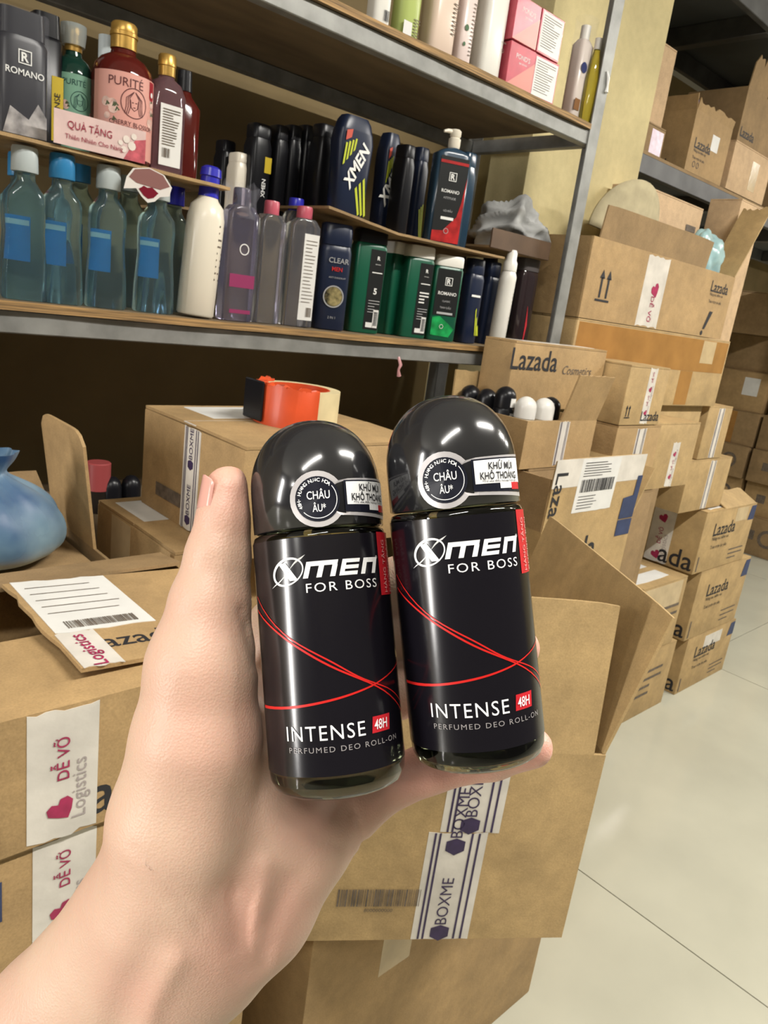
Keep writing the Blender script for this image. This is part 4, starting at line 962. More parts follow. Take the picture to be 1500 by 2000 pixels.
panel(t, 0.024, 0.004, h*0.52, 0.020, h*0.68, mat('yellow_label', (0.5, 0.4, 0.02), 0.4)); P = Print(); P.text('XMEN', 0.004, h*0.36, w=0.035, rot=math.pi/2, bold=0.02); marks(t, P, 0.0242, TXT_W)
for k, (px_, ord_) in enumerate(((536, 'second'), (562, 'third'), (588, 'fourth'))):
    blk('plain tall black bottle, %s of the tall row' % ord_, px_, 247, 1.43, 0.0165, ZB)
blk('plain tall black bottle touching the large lettered navy bottle', 622, 245, 1.36, 0.021, ZR+0.012)
def xmen_navy(label, pxc, pyb, y, pyt, w, stripes=True, fl=0.0):
    x = place(pxc, pyb, y); zb = ZR + (0.012 if pxc < 720 else 0.0); h = zt(x, y, pyt) - zb; b = 0.022
    t = bottle('shower_gel_bottle', label, x, y, zb, [(0, w*0.8, b*0.9, 4), (0.004, w*0.84, b, 4), (h*0.45, w*0.9, b, 4), (h*0.75, w, b, 4), (h*0.86, w*0.92, b*0.95, 4)], NAVY_P, [(h*0.86, w*0.9, b*0.93, 4), (h*0.95, w*0.78, b*0.85, 4), (h, w*0.62, b*0.7, 4)], NAVY_P)
    P = Print(); P.text('XMEN', -w*0.02, h*0.52, w=h*0.5, rot=math.radians(62), bold=0.03, shear=0.2); marks(t, P, b, TXT_W)
    P = Print()
    for k in range(4): P.poly([(w*(-0.8+0.17*k), h*(0.50+0.05*k)), (w*(-0.70+0.17*k), h*(0.52+0.05*k)), (w*(-0.62+0.17*k), h*(0.72+0.02*k)), (w*(-0.72+0.17*k), h*(0.72+0.02*k))])
    for k in range(3): P.poly([(w*(0.02+0.2*k), h*0.30+h*0.05*k), (w*(0.12+0.2*k), h*0.33+h*0.05*k), (w*(0.42+0.18*k), h*0.06), (w*(0.32+0.18*k), h*0.04)])
    marks(t, P, b, YELG, 'stripe_print', 0.0008)
    P = Print(); P.poly([(-w*0.75, h*0.74), (-w*0.45, h*0.78), (-w*0.40, h*0.86), (-w*0.72, h*0.84)]); marks(t, P, b, mat('orange_red_print', (0.5, 0.08, 0.05), 0.4), 'red_print', 0.0008)
    return t
xmen_navy('large navy bottle with diagonal white lettering and green stripes', 672, 425, 1.285, 230, 0.046)
xmen_navy('second lettered navy bottle, turned edge-on beside the large one', 741, 445, 1.335, 262, 0.023)
blk('plain black bottle between the navy bottles and the red one', 784, 285, 1.28, 0.016, None)
t, h, x = blk('navy bottle with green stripes touching the red labelled one', 812, 290, 1.345, 0.018, None, NAVY_P)
P = Print()
for k in range(3): P.poly([(-0.004+0.005*k, h*(0.35+0.03*k)), (-0.001+0.005*k, h*(0.36+0.03*k)), (0.008+0.003*k, h*0.06), (0.006+0.003*k, h*0.05)])
marks(t, P, 0.0242, YELG, 'stripe_print')
# red labelled pump bottle
x = place(860, 488, 1.258); h = zt(x, 1.258, 292) - ZR; w = 0.042; b = 0.022
SMOKE = mat('smoky_navy_plastic', (0.02, 0.045, 0.075), 0.2)
t = bottle('pump_bottle', 'red and black labelled bottle with white pump head', x, 1.262, ZR+0.001, [(0, w*0.96, b, 5), (0.003, w, b, 5), (h*0.93, w, b, 5), (h*0.97, w*0.7, b*0.9, 4), (h, 0.014, 0.014, 2)], SMOKE, rotz=math.radians(-24))
panel(t, b, -w*0.80, h*0.02, w*0.80, h*0.90, LABK)
P = Print(); P.poly([(-w*0.8, h*0.02), (w*0.8, h*0.02), (w*0.8, h*0.72), (w*0.66, h*0.45), (w*0.5, h*0.30), (-w*0.2, h*0.14), (-w*0.8, h*0.13)]); P.rect(-w*0.8, h*0.83, w*0.8, h*0.86); marks(t, P, b+0.0003, mat('scarlet_print', (0.36, 0.015, 0.015), 0.35, var=0.35, vscale=50), 'red_print', 0.0009)
P = Print(); crest(P, -w*0.02, h*0.70, 0.009); P.text('ROMANO', -w*0.05, h*0.55, w=0.043, bold=0.012); P.rect(-0.017, h*0.255, 0.014, h*0.285); marks(t, P, b+0.0003, TXT_W, 'lettering', 0.0015)
P = Print(); P.text('ATTITUDE', -w*0.05, h*0.48, w=0.03); P.text('GỘI ĐẦU', -w*0.05, h*0.35, w=0.022); P.ring(0, h*0.14, 0.005, 0.006, 14); marks(t, P, b+0.0003, TXT_G, 'lettering', 0.0015)
pump = loft('pump_head', [(h, 0.012, 0.012), (h+0.004, 0.0135, 0.0135), (h+0.020, 0.0135, 0.0135), (h+0.022, 0.010, 0.010), (h+0.026, 0.0125, 0.0125), (h+0.036, 0.0125, 0.0125), (h+0.039, 0.009, 0.009)], CREAM_P, t)
bm = bmesh.new(); tube_bm(bm, [(-0.006, 0, h+0.033), (-0.02, -0.004, h+0.033), (-0.03, -0.006, h+0.030)], [0.006, 0.0045, 0.003], 10); bobj('spout', bm, CREAM_P, pump, 60)
blk('slate navy bottle right of the red labelled pump bottle', 905, 300, 1.33, 0.022, None, SMOKE)

# ------------------------------------------------------------------ top shelf
Z2 = 1.9925
def topb(label, pxc, pyb, y, w, b, h, m, capm=None, n=4, name='lotion_bottle', r=False):
    x = at(pxc, pyb, y=y).x
    return bottle(name, label, x, y, Z2, [(0, w*0.95, b*0.95, n), (0.003, w, b, n), (h*0.8, w, b, n), (h*0.86, w*0.6, b*0.6, n)], m, [(h*0.86, w*0.5, w*0.5, 2), (h, w*0.5, w*0.5, 2)], capm or WHITE_P), x
t, x = topb('small white tube with barcode at the left of the top shelf', 738, 30, 1.235, 0.020, 0.016, 0.12, WHITE_P, INK_SOFT)
P = Print(); P.barcode(0.0, 0.012, 0.014, 0.03, 8); marks(t, P, 0.0162, INK, 'barcode')
t, x = topb('pale green bottle on the top shelf', 790, 50, 1.24, 0.028, 0.022, 0.17, mat('lime_plastic', (0.42, 0.50, 0.16), 0.25), WHITE_P, 2.4)
panel(t, 0.022, -0.022, 0.004, 0.0, 0.03, PAPER); P = Print(); P.lines(0.002, 0.008, 0.02, 0.04, 6, 0.0015); marks(t, P, 0.0222, INK_SOFT, 'print')
t, x = topb('broad cream pink bottle on the top shelf', 852, 72, 1.24, 0.036, 0.024, 0.20, mat('cream_pink_plastic', (0.66, 0.52, 0.42), 0.3))
P = Print(); P.lines(0.014, 0.04, 0.032, 0.10, 8, 0.002); marks(t, P, 0.0242, INK_SOFT, 'print')
t, x = topb('white floral bottle with fine print on the top shelf', 897, 100, 1.24, 0.020, 0.02, 0.19, mat('pale_pink_plastic', (0.68, 0.56, 0.52), 0.3))
P = Print(); P.lines(0.004, 0.02, 0.017, 0.12, 14, 0.0015); marks(t, P, 0.0202, INK_SOFT, 'print')
P = Print(); P.disc(-0.008, 0.07, 0.006, 8); P.disc(-0.01, 0.04, 0.004, 8); marks(t, P, 0.0202, mat('leaf_green_print', (0.03, 0.10, 0.03), 0.5), 'leaf_print')
t, x = topb('plain white bottle beside the pink cream boxes', 945, 128, 1.24, 0.034, 0.024, 0.21, WHITE_P)
P = Print(); P.ring(0.024, 0.06, 0.003, 0.004, 10); P.text('mama', 0.024, 0.075, w=0.016); marks(t, P, 0.0244, INK_SOFT, 'print')
# pink cream boxes, two by two
PINKB = mat('pink_carton', (0.48, 0.07, 0.10), 0.3, var=0.12, vscale=30); PINKL = mat('salmon_print', (0.60, 0.22, 0.18), 0.35)
bx = at(1000, 147, y=1.203).x - 0.012; s_ = 0.086
for i in range(2):
    for j in range(2):
        xx = bx + i*(s_+0.002) - (0.006 if j else 0); zz = Z2 + j*(s_+0.0015)
        lab = 'pink cream box, %s %s of the two-by-two stack' % (('lower', 'upper')[j], ('left', 'right')[i])
        t = thing('cream_box', lab, 'box', (xx + s_/2, 1.206 + s_/2, zz), math.radians((-2, 1)[j]))
        h = s_/2
        box_obj('carton', -h, h, -h, h, 0, s_-0.001, PINKB, t, 0.001, 1)
        P = Print()
        if i == 0:
            P.poly([(-h, 0.001), (h, 0.001), (h, s_*0.72)]); marks(t, P, h, PINKL, 'triangle_print', 0.0003)
            P = Print(); P.text("POND'S", 0.002, s_*0.72, w=0.046); P.text('age miracle', 0.004, s_*0.58, w=0.026); marks(t, P, h, TXT_W, 'lettering', 0.0006)
        else:
            P.rect(-h*0.92, 0.004, h*0.92, s_-0.005); marks(t, P, h, PAPER, 'label', 0.0004)
            P = Print(); P.lines(-h*0.8, 0.012, h*0.8, s_-0.009, 13, 0.0011); marks(t, P, h, INK_SOFT, 'print', 0.0008)
t, x = topb('white bagged bottle with blue oval right of the pink boxes', 1118, 205, 1.262, 0.024, 0.02, 0.22, mat('milky_plastic', (0.66, 0.58, 0.52), 0.25))
P = Print(); P.disc(-0.008, 0.125, 0.012, 18); marks(t, P, 0.0202, mat('blue_oval_print', (0.01, 0.02, 0.12), 0.35), 'oval_print')
P = Print(); P.rect(-0.022, 0.03, 0.0, 0.055); marks(t, P, 0.0202, mat('brown_print', (0.25, 0.12, 0.05), 0.4), 'brown_print')
V, Fc = loft_verts([(0.10, 0.028, 0.024, 3), (0.16, 0.03, 0.026, 3), (0.21, 0.026, 0.022, 3), (0.235, 0.03, 0.025, 2.5)], 30)
rg = random.Random(8); V = [(a*(1+rg.uniform(-0.07, 0.07)), b*(1+rg.uniform(-0.07, 0.07)), c) for a, b, c in V]
mobj('film_wrap', V, Fc[:-2], mat('crinkled_film', (0.6, 0.6, 0.7), 0.15), t, 20)
x = 1.712
bottle('oil_bottle', 'slim yellow oil bottle at the right end of the top shelf', x, 1.232, Z2, [(0, 0.013, 0.013), (0.004, 0.015, 0.015), (0.05, 0.0165, 0.0165), (0.11, 0.0165, 0.0165), (0.15, 0.011, 0.011), (0.17, 0.0075, 0.0075)], LIQ_YEL, [(0.17, 0.009, 0.009), (0.195, 0.009, 0.009)], WHITE_P)
# strip of torn tape on the post
bm = bmesh.new(); tube_bm(bm, [(1.722, 1.198, 2.115), (1.728, 1.195, 2.10), (1.733, 1.197, 2.085), (1.731, 1.196, 2.07)], [0.002, 0.004, 0.003, 0.005], 6)
tag(bobj('tape_scrap', bm, mat('white_scrap', (0.7, 0.7, 0.68), 0.3), None, 40), 'torn white tape scrap stuck on the rack post', 'scrap')

# ------------------------------------------------------------------ things on and between the boxes
# roll of tape, half orange half cream, lying on the striped tape carton
ztp = 1.2895
pc = at(595, 770, y=1.02)
tr = thing('tape_roll', 'orange and cream roll of packing tape lying on the carton', 'tape roll', (0.742, 1.000, ztp), math.radians(0))
tr.rotation_euler = (0, 0, 0)
CREAMT = mat('cream_tape_roll', (0.62, 0.52, 0.30), 0.55, var=0.08, vscale=30); ORT = mat('orange_tape', (0.60, 0.075, 0.02), 0.4, var=0.1, vscale=20)
def ring_mesh(name, r0, r1, h, m, parent, a0=0, a1=2*math.pi, n=48, z0=0, rag=0):
    full = abs(a1-a0-2*math.pi) < 1e-6; bm = bmesh.new(); rings = []
    for i in range(n if full else n+1):
        a = a0 + (a1-a0)*i/n
        rings.append([bm.verts.new((r*math.cos(a), r*math.sin(a), z+(random.uniform(-rag, rag) if z > z0 else 0))) for r, z in ((r0, z0), (r1, z0), (r1, z0+h), (r0, z0+h))])
    k = len(rings)
    for i in range(k if full else k-1):
        for q in range(4): bm.faces.new((rings[i][q], rings[(i+1) % k][q], rings[(i+1) % k][(q+1) % 4], rings[i][(q+1) % 4]))
    if not full: bm.faces.new(rings[0]); bm.faces.new(rings[-1][::-1])
    return bobj(name, bm, m, parent, 40)
ring_mesh('tape_coil', 0.052, 0.069, 0.060, CREAMT, tr)
ring_mesh('core', 0.049, 0.0518, 0.060, ORT, tr)
ring_mesh('orange_wrap', 0.0692, 0.0710, 0.064, ORT, tr, math.radians(140), math.radians(262), 28, 0.0, 0.003)
ring_mesh('torn_lip', 0.058, 0.0710, 0.004, ORT, tr, math.radians(100), math.radians(250), 24, 0.0605, 0.004)
bm = bmesh.new(); box_bm(bm, -0.0765, -0.0730, -0.01, 0.045, 0.004, 0.068); bevel_bm(bm, 0.002, 1); bobj('loose_end', bm, BLACK_P, tr)

# blue knotted bag
BAG = mat('blue_plastic_bag', (0.03, 0.14, 0.38), 0.45, var=0.5, vscale=9, trans=0.2, bump=0.7, bscale=22, col2=(0.22, 0.36, 0.45))
bm = bmesh.new(); N = 40; rings = []
prof = [(0.0, 0.03), (0.010, 0.085), (0.030, 0.10), (0.06, 0.098), (0.088, 0.080), (0.110, 0.048), (0.124, 0.020), (0.130, 0.017), (0.140, 0.028), (0.155, 0.034)]
for z, r in prof:
    rings.append([bm.verts.new((r*(1+0.14*math.sin(9*a_+z*30)*min(1, z/0.1)+0.07*math.sin(17*a_))*math.cos(a_), r*0.8*(1+0.10*math.sin(7*a_+z*30)*min(1, z/0.1))*math.sin(a_), z+(0.008*math.sin(5*a_) if z > 0.16 else 0))) for a_ in [2*math.pi*k/N for k in range(N)]])
for i in range(len(rings)-1):
    for k in range(N): bm.faces.new((rings[i][k], rings[i][(k+1) % N], rings[i+1][(k+1) % N], rings[i+1][k]))
bm.faces.new(rings[0][::-1])
o = bobj('plastic_bag', bm, BAG, None, 60); sd = o.modifiers.new('s', 'SUBSURF'); sd.levels = 1; sd.render_levels = 2
o.location = (0.285, 1.045, 1.09); o.rotation_euler = (0, 0, 0.3); tag(o, 'knotted blue plastic bag in the open carton at left edge', 'bag')
pd = box_obj('packing_pad', 0.032, 0.408, 0.952, 1.178, 0.7055, 1.088, CARD_D, None, 0.006); tag(pd, 'flattened brown packing filling the carton under the blue bag', 'packing')
# little bottles on the bottom shelf behind the boxes
def small_on_shelf(name, label, px_, py_, y, secs, m, cap=None, capm=None):
    x = at(px_, py_, y=y).x
    return bottle(name, label, x, y, 1.0315, secs, m, cap, capm)
small_on_shelf('jar', 'dark red capped bottle on the bottom shelf behind the flap', 192, 940, 1.40, [(0, 0.020, 0.020), (0.02, 0.022, 0.022), (0.045, 0.022, 0.022)], mat('dark_glass', (0.02, 0.015, 0.012), 0.1), [(0.045, 0.023, 0.023), (0.098, 0.023, 0.023), (0.10, 0.021, 0.021)], mat('brick_red_plastic', (0.32, 0.06, 0.06), 0.4))
for px_, wd in ((218, 'beside the red cap'), (256, 'against the striped tape carton')):
    small_on_shelf('deodorant_bottle', 'round black cap on the bottom shelf %s' % wd, px_, 950, 1.39, [(0, 0.018, 0.018), (0.03, 0.019, 0.019)], BLACK_P, [(0.03, 0.0195, 0.0195), (0.05, 0.0195, 0.0195), (0.062, 0.016, 0.016), (0.070, 0.009, 0.009), (0.072, 0.003, 0.003)], BLACK_P)
bottle('oil_bottle', 'clear bottle with yellow dregs wedged between the left cartons', 0.455, 1.00, 1.0, [(0, 0.014, 0.014), (0.05, 0.014, 0.014), (0.09, 0.013, 0.013), (0.11, 0.008, 0.008)], LIQ_YEL, [(0.11, 0.0095, 0.0095), (0.13, 0.009, 0.009)], GREYCAP) if False else None

# roll-on deodorants piled in the open carton
def small_rollon(label, x, y, z, m_cap, m_body, rx=0, ry=0, paper=False):
    t = thing('deodorant_bottle', label, 'bottle', (x, y, z)); t.rotation_euler = (math.radians(rx), math.radians(ry), 0)
    loft('body', [(0, 0.016, 0.016), (0.004, 0.0185, 0.0185), (0.068, 0.0185, 0.0185), (0.071, 0.017, 0.017)], m_body, t, 24)
    loft('cap', [(0.0715, 0.0182, 0.0182), (0.088, 0.0182, 0.0182)] + [(0.088+0.0172*math.sin(a), 0.0182*math.cos(a), 0.0182*math.cos(a)) for a in [math.pi/2*k/6 for k in range(1, 6)]] + [(0.1052, 0.002, 0.002)], m_cap, t, 24, 60)
    if paper:
        P = Print(); P.rect(-0.006, 0.074, 0.016, 0.088, 6); P.wrap(0.0186, PAPER, t, 'label')
        P = Print(); P.text('XMEN', 0.004, 0.062, w=0.02, shear=0.3, bold=0.02); P.wrap(0.0189, TXT_W, t)
    return t
CAPW = mat('pearl_white_cap', (0.66, 0.64, 0.60), 0.3); CREAMB = mat('cream_label_body', (0.6, 0.5, 0.35), 0.4)
ZP = 1.1955
def rp_(px_, py_, y): return at(px_, py_, y=y).x
K = 1.33
for lab, x_, y_, mc, mb, pap in (('left white-capped roll-on in the open carton', 1.372, 1.001, CAPW, CREAMB, False),
    ('right white-capped roll-on in the open carton', 1.421, 0.987, CAPW, CREAMB, False),
    ('tallest black roll-on with white label standing in the carton', 1.359, 1.052, BLACK_P, BLACK_P, True),
    ('black roll-on at the back left of the carton', 1.357, 1.154, BLACK_P, BLACK_P, False),
    ('black roll-on just left of the tallest one', 1.357, 1.103, BLACK_P, BLACK_P, False),
    ('black roll-on right of the white caps in the carton', 1.471, 1.005, BLACK_P, BLACK_P, False)):
    t = small_rollon(lab, x_, y_, ZP + (0.014 if pap else 0.0), mc, mb, paper=pap)
    t.scale = (K, K, K*1.06)
# ------------------------------------------------------------------ the two held roll-on deodorants
R_B = 0.0190
GLASS_D = mat('dark_olive_glass', (0.30, 0.33, 0.20), 0.03, trans=1.0, ior=1.5)
CAP_B = mat('gloss_black_cap', (0.016, 0.016, 0.018), 0.16, coat=0.6, spec=0.6)
LAB_B = mat('satin_black_label', (0.006, 0.005, 0.008), 0.19, spec=0.8, coat=0.0)
FOIL = mat('silver_foil', (0.66, 0.63, 0.64), 0.3, metal=0.45, var=0.12, vscale=90, stretch=(1, 1, 0.2))
RED_L = mat('red_label_print', (0.62, 0.018, 0.015), 0.35); RED_T = mat('red_tab', (0.55, 0.02, 0.03), 0.3)
WHITE_L = mat('white_label_print', (0.85, 0.85, 0.85), 0.35); GREY_L = mat('dim_label_print', (0.30, 0.28, 0.28), 0.3)
NAVY_L = mat('navy_label_print', (0.008, 0.009, 0.018), 0.3); PINKT = mat('pale_red_print', (0.75, 0.35, 0.33), 0.4)
def spline(pts, n=26):
    out = []
    for i in range(n+1):
        s = i/n*(len(pts)-1); k = min(int(s), len(pts)-2); t = s-k
        p0 = pts[max(0, k-1)]; p1 = pts[k]; p2 = pts[k+1]; p3 = pts[min(len(pts)-1, k+2)]
        out.append(tuple(0.5*((2*p1[j])+(-p0[j]+p2[j])*t+(2*p0[j]-5*p1[j]+4*p2[j]-p3[j])*t*t+(-p0[j]+3*p1[j]-3*p2[j]+p3[j])*t**3) for j in (0, 1)))
    return out
def held_rollon(label, base_px, base_d, top_px, top_d, spin, cap_spin=0):
    A = at(*base_px, d=base_d); B = at(*top_px, d=top_d)
    up = (B - A).normalized(); fw = (A - EYE); fw = (fw - up*fw.dot(up)).normalized()      # local +y looks away from the eye
    rt = fw.cross(up)
    Mx = Matrix(((rt.x, fw.x, up.x), (rt.y, fw.y, up.y), (rt.z, fw.z, up.z))) @ Matrix.Rotation(math.radians(spin), 3, 'Z')
    t = thing('deodorant_bottle', label, 'bottle', A, 0)
    t.rotation_euler = Mx.to_euler()
    R = R_B
    loft('glass_body', [(0.0, 0.0135, 0.0135), (0.0004, 0.0155, 0.0155), (0.0018, 0.0178, 0.0178), (0.0042, 0.0188, 0.0188), (0.0065, R, R), (0.0695, R, R), (0.0708, 0.0186, 0.0186), (0.0713, 0.0176, 0.0176)], GLASS_D, t, 64, 60)
    L = Print(); L.rect(-math.pi*R, 0.0072, math.pi*R, 0.0692, 96); L.wrap(R+0.00015, LAB_B, t, 'label', sm=80)
    rc = 0.01865
    cap = [(0.0716, 0.0178, 0.0178), (0.0720, rc, rc), (0.0840, rc, rc)] + [(0.0840+0.0200*math.sin(a), rc*math.cos(a)**0.86, rc*math.cos(a)**0.86) for a in [math.pi/2*k/16 for k in range(1, 16)]] + [(0.1040, 0.0008, 0.0008)]
    c = loft('cap', cap, CAP_B, t, 64, 80)
    def rcap(v): return rc + 0.00025
    def D(d): return math.radians(d)*R
    # logo: X in an ellipse, then MEN
    P = Print(); cy = 0.0603
    ex = D(-33)
    def bar(x0, y0, x1, y1, sl=0.30):      # slanted stroke of the squared wordmark
        n_ = max(1, int((x1-x0)/0.0015)); 
        q = [(x0+(x1-x0)*i/n_, y) for i in range(n_+1) for y in (y0, y1)]
        P.add([(a+sl*b, cy+b-0.0021) for a, b in q], [(2*i, 2*i+2, 2*i+3, 2*i+1) for i in range(n_)])
    t_ = 0.00125; X0 = D(-20); hh = 0.0043
    bar(X0, hh-t_, X0+0.0085, hh)                                       # M
    for k in range(3): bar(X0+k*0.0036, 0, X0+k*0.0036+0.0014, hh-t_)
    X1 = X0+0.0097
    bar(X1, 0, X1+0.0013, hh)                                           # E
    for y_ in (0, (hh-t_*0.8)/2, hh-t_*0.8): bar(X1+0.0013, y_, X1+0.0052, y_+t_*0.8)
    X2 = X1+0.0064
    bar(X2, hh-t_, X2+0.0052, hh)                                       # N
    for k in range(2): bar(X2+k*0.0038, 0, X2+k*0.0038+0.0014, hh-t_)
    pe = [(ex + 0.0050*math.cos(a)*math.cos(0.6) - 0.0032*math.sin(a)*math.sin(0.6), cy + 0.0050*math.cos(a)*math.sin(0.6)*0.75 + 0.0034*math.sin(a)*math.cos(0.6)) for a in [2*math.pi*k/36 for k in range(37)]]
    P.band(pe, [0.00035 + 0.0004*(0.5+0.5*math.cos(2*math.pi*k/36-2.3)) for k in range(37)])
    P.poly([(ex-0.0056, cy-0.0040), (ex-0.0024, cy-0.0024), (ex+0.0054, cy+0.0042), (ex+0.0028, cy+0.0030)])
    P.poly([(ex-0.0028, cy+0.0024), (ex-0.0004, cy+0.0024), (ex+0.0030, cy-0.0024), (ex+0.0006, cy-0.0024)])
    P.text('®', D(47.5), cy+0.0022, h=0.0009)
    P.text('FOR BOSS', D(13.5), 0.0556, h=0.0024, w=D(63), spacing=1.2)
    P.wrap(R+0.00035, WHITE_L, t, 'lettering', one=True)
    P = Print(); P.text('INTENSE', D(-12.5), 0.0182, h=0.0038, w=D(66), spacing=1.15)
    P.wrap(R+0.00035, WHITE_L, t, 'lettering')
    P = Print(); P.text('PERFUMED DEO ROLL-ON', D(5), 0.0140, h=0.0014, w=D(98), spacing=1.25); P.wrap(R+0.00035, GREY_L, t, 'lettering')
    P = Print(); q = [D(26.5+19*i/5) for i in range(6)]; P.add([p for a in q for p in ((a, 0.0164), (a+0.0005, 0.0206))], [(2*i, 2*i+2, 2*i+3, 2*i+1) for i in range(5)]); P.wrap(R+0.00030, RED_T, t, 'red_badge')
    P = Print(); P.text('48H', D(36), 0.0185, h=0.0026, w=D(14), bold=0.01, shear=0.1); P.wrap(R+0.00050, WHITE_L, t, 'lettering')
    # three red sweeping lines
    for pts, w0 in (([(-78, 0.0546), (-40, 0.0440), (-4, 0.0364), (21, 0.0310), (52, 0.0264), (76, 0.0215)], 0.00042),
                    ([(-79, 0.0509), (-55, 0.0462), (-30, 0.0407), (0, 0.0343), (41, 0.0270), (76, 0.0190)], 0.00055),
                    ([(-79, 0.0246), (-40, 0.0250), (-4, 0.0264), (25, 0.0282), (41, 0.0296), (76, 0.0330)], 0.00080)):
        q = spline([(D(a), b) for a, b in pts]); n = len(q)
        ws = [w0*(0.45+0.55*math.sin(math.pi*min(1, 0.15+i/n*0.9))) for i in range(n)]
        if w0 > 0.0007: ws = [w0*(1.0-0.7*i/n) for i in range(n)]
        P = Print(); P.band(q, ws); P.wrap(R+0.00032, RED_L, t, 'red_line', sm=80)
    # red gift tab
    P = Print(); P.rect(D(51), 0.0520, D(84), 0.0695, 8); P.wrap(R+0.00028, RED_T, t, 'gift_tab', sm=80)
    P = Print(); P.text('HÀNG TẶNG', D(60), 0.0600, w=0.0145, rot=math.pi/2); P.text('KHÔNG BÁN', D(70), 0.0600, w=0.0145, rot=math.pi/2); P.wrap(R+0.00048, PINKT, t, 'lettering')
    # silver sticker on the cap
    def C_(d): return math.radians(d)*rc
    u0, v0 = C_(-3), 0.0790
    P = Print(); n = 24
    pts_t = [(u0 + 0.0076*math.cos(a), v0 + 0.0076*math.sin(a)) for a in [math.radians(38) + math.radians(284)*k/n for k in range(n+1)]]
    up_ = [(C_(24), v0+0.0052), (C_(45), v0+0.0056), (C_(62), v0+0.0058), (C_(80), v0+0.0060)]; dn_ = [(C_(80), v0-0.0058), (C_(62), v0-0.0054), (C_(45), v0-0.0050), (C_(24), v0-0.0048)]
    P.add([(u0, v0)] + pts_t, [(0, i+1, i+2) for i in range(n)])
    P.add([(u0, v0), pts_t[-1], dn_[3], up_[0], pts_t[0]], [(0, 1, 2), (0, 2, 3), (0, 3, 4)])
    k = 9; strip = []
    for i in range(k+1):
        s = i/k; a = 24 + 56*s; strip += [(C_(a), v0-0.0048-0.0010*s), (C_(a), v0+0.0052+0.0008*s)]
    P.add(strip, [(2*i, 2*i+2, 2*i+3, 2*i+1) for i in range(k)])
    st = P.wrap(lambda v: rc+0.00022, FOIL, t, 'cap_sticker', th0=-math.pi/2+math.radians(cap_spin), sm=80, one=True)
    def W(P_, m, name='lettering', off=0.0004): return P_.wrap(lambda v: rc+off, m, st, name, th0=-math.pi/2+math.radians(cap_spin))
    P = Print(); P.add([(u0, v0)] + [(u0+0.0061*math.cos(a), v0+0.0061*math.sin(a)) for a in [2*math.pi*i/32 for i in range(32)]], [(0, i+1, (i+1) % 32+1) for i in range(32)]); W(P, NAVY_L, 'badge_disc', 0.00034)
    P = Print()
    sw = [(C_(20+59*i/8)) for i in range(9)]
    P.add([p for i, u in enumerate(sw) for p in ((u, v0-0.0038-0.0008*i/8), (u, v0+0.0047+0.0006*i/8))], [(2*i, 2*i+2, 2*i+3, 2*i+1) for i in range(8)]); W(P, NAVY_L, 'panel_edge', 0.00034)
    P = Print(); sw = [(C_(22+55.5*i/8)) for i in range(9)]
    P.add([p for i, u in enumerate(sw) for p in ((u, v0-0.0019), (u, v0+0.0043+0.0006*i/8))], [(2*i, 2*i+2, 2*i+3, 2*i+1) for i in range(8)]); W(P, WHITE_L, 'white_panel', 0.00042)
    P = Print(); P.rect(C_(46), v0-0.0034, C_(61), v0-0.0018, 3); W(P, WHITE_L, 'flag_white', 0.00042)
    P = Print(); P.rect(C_(61), v0-0.0038, C_(76), v0-0.0018, 3); W(P, RED_T, 'flag_red', 0.00042)
    P = Print(); P.text('CHÂU', u0+0.0002, v0+0.0013, h=0.0028, w=0.0062, bold=0.01); P.text("ÂU*", u0+0.0002, v0-0.0022, h=0.0026, w=0.0036, bold=0.01)
    P.ring(u0, v0, 0.0051, 0.0053, 20, math.radians(-140), math.radians(40))
    # curved rim wording
    word = "48H* HƯƠNG NƯỚC HOA"
    for i, ch in enumerate(word):
        if ch == ' ': continue
        a = math.radians(205 - i*8.6); P.text(ch, u0+0.0051*math.cos(a), v0+0.0051*math.sin(a), h=0.0010 if ch != '*' else 0.0004, rot=a-math.pi/2, bold=0.02)
    W(P, WHITE_L)
    P = Print(); P.text('KHỬ MÙI', C_(50), v0+0.0031, h=0.0026, w=0.0096, bold=0.015); P.text('KHÔ THOÁNG', C_(48.5), v0+0.0004, h=0.0025, w=0.0142, bold=0.015); P.text('*Từ nhà điều hương Châu Âu', C_(49), v0-0.0013, h=0.0008, w=0.0135, bold=0.01); W(P, INK, 'lettering', 0.00055)
    return t
B1A, B1B = ((663, 1534, 0.2085), (607, 838, 0.2185)); B2A, B2B = ((936, 1478, 0.2130), (868, 786, 0.2150))
held_rollon('left held black roll-on, nearest the thumb', B1A[:2], B1A[2], B1B[:2], B1B[2], 4)
held_rollon('right held black roll-on, farther from the thumb', B2A[:2], B2A[2], B2B[:2], B2B[2], 8, -11)

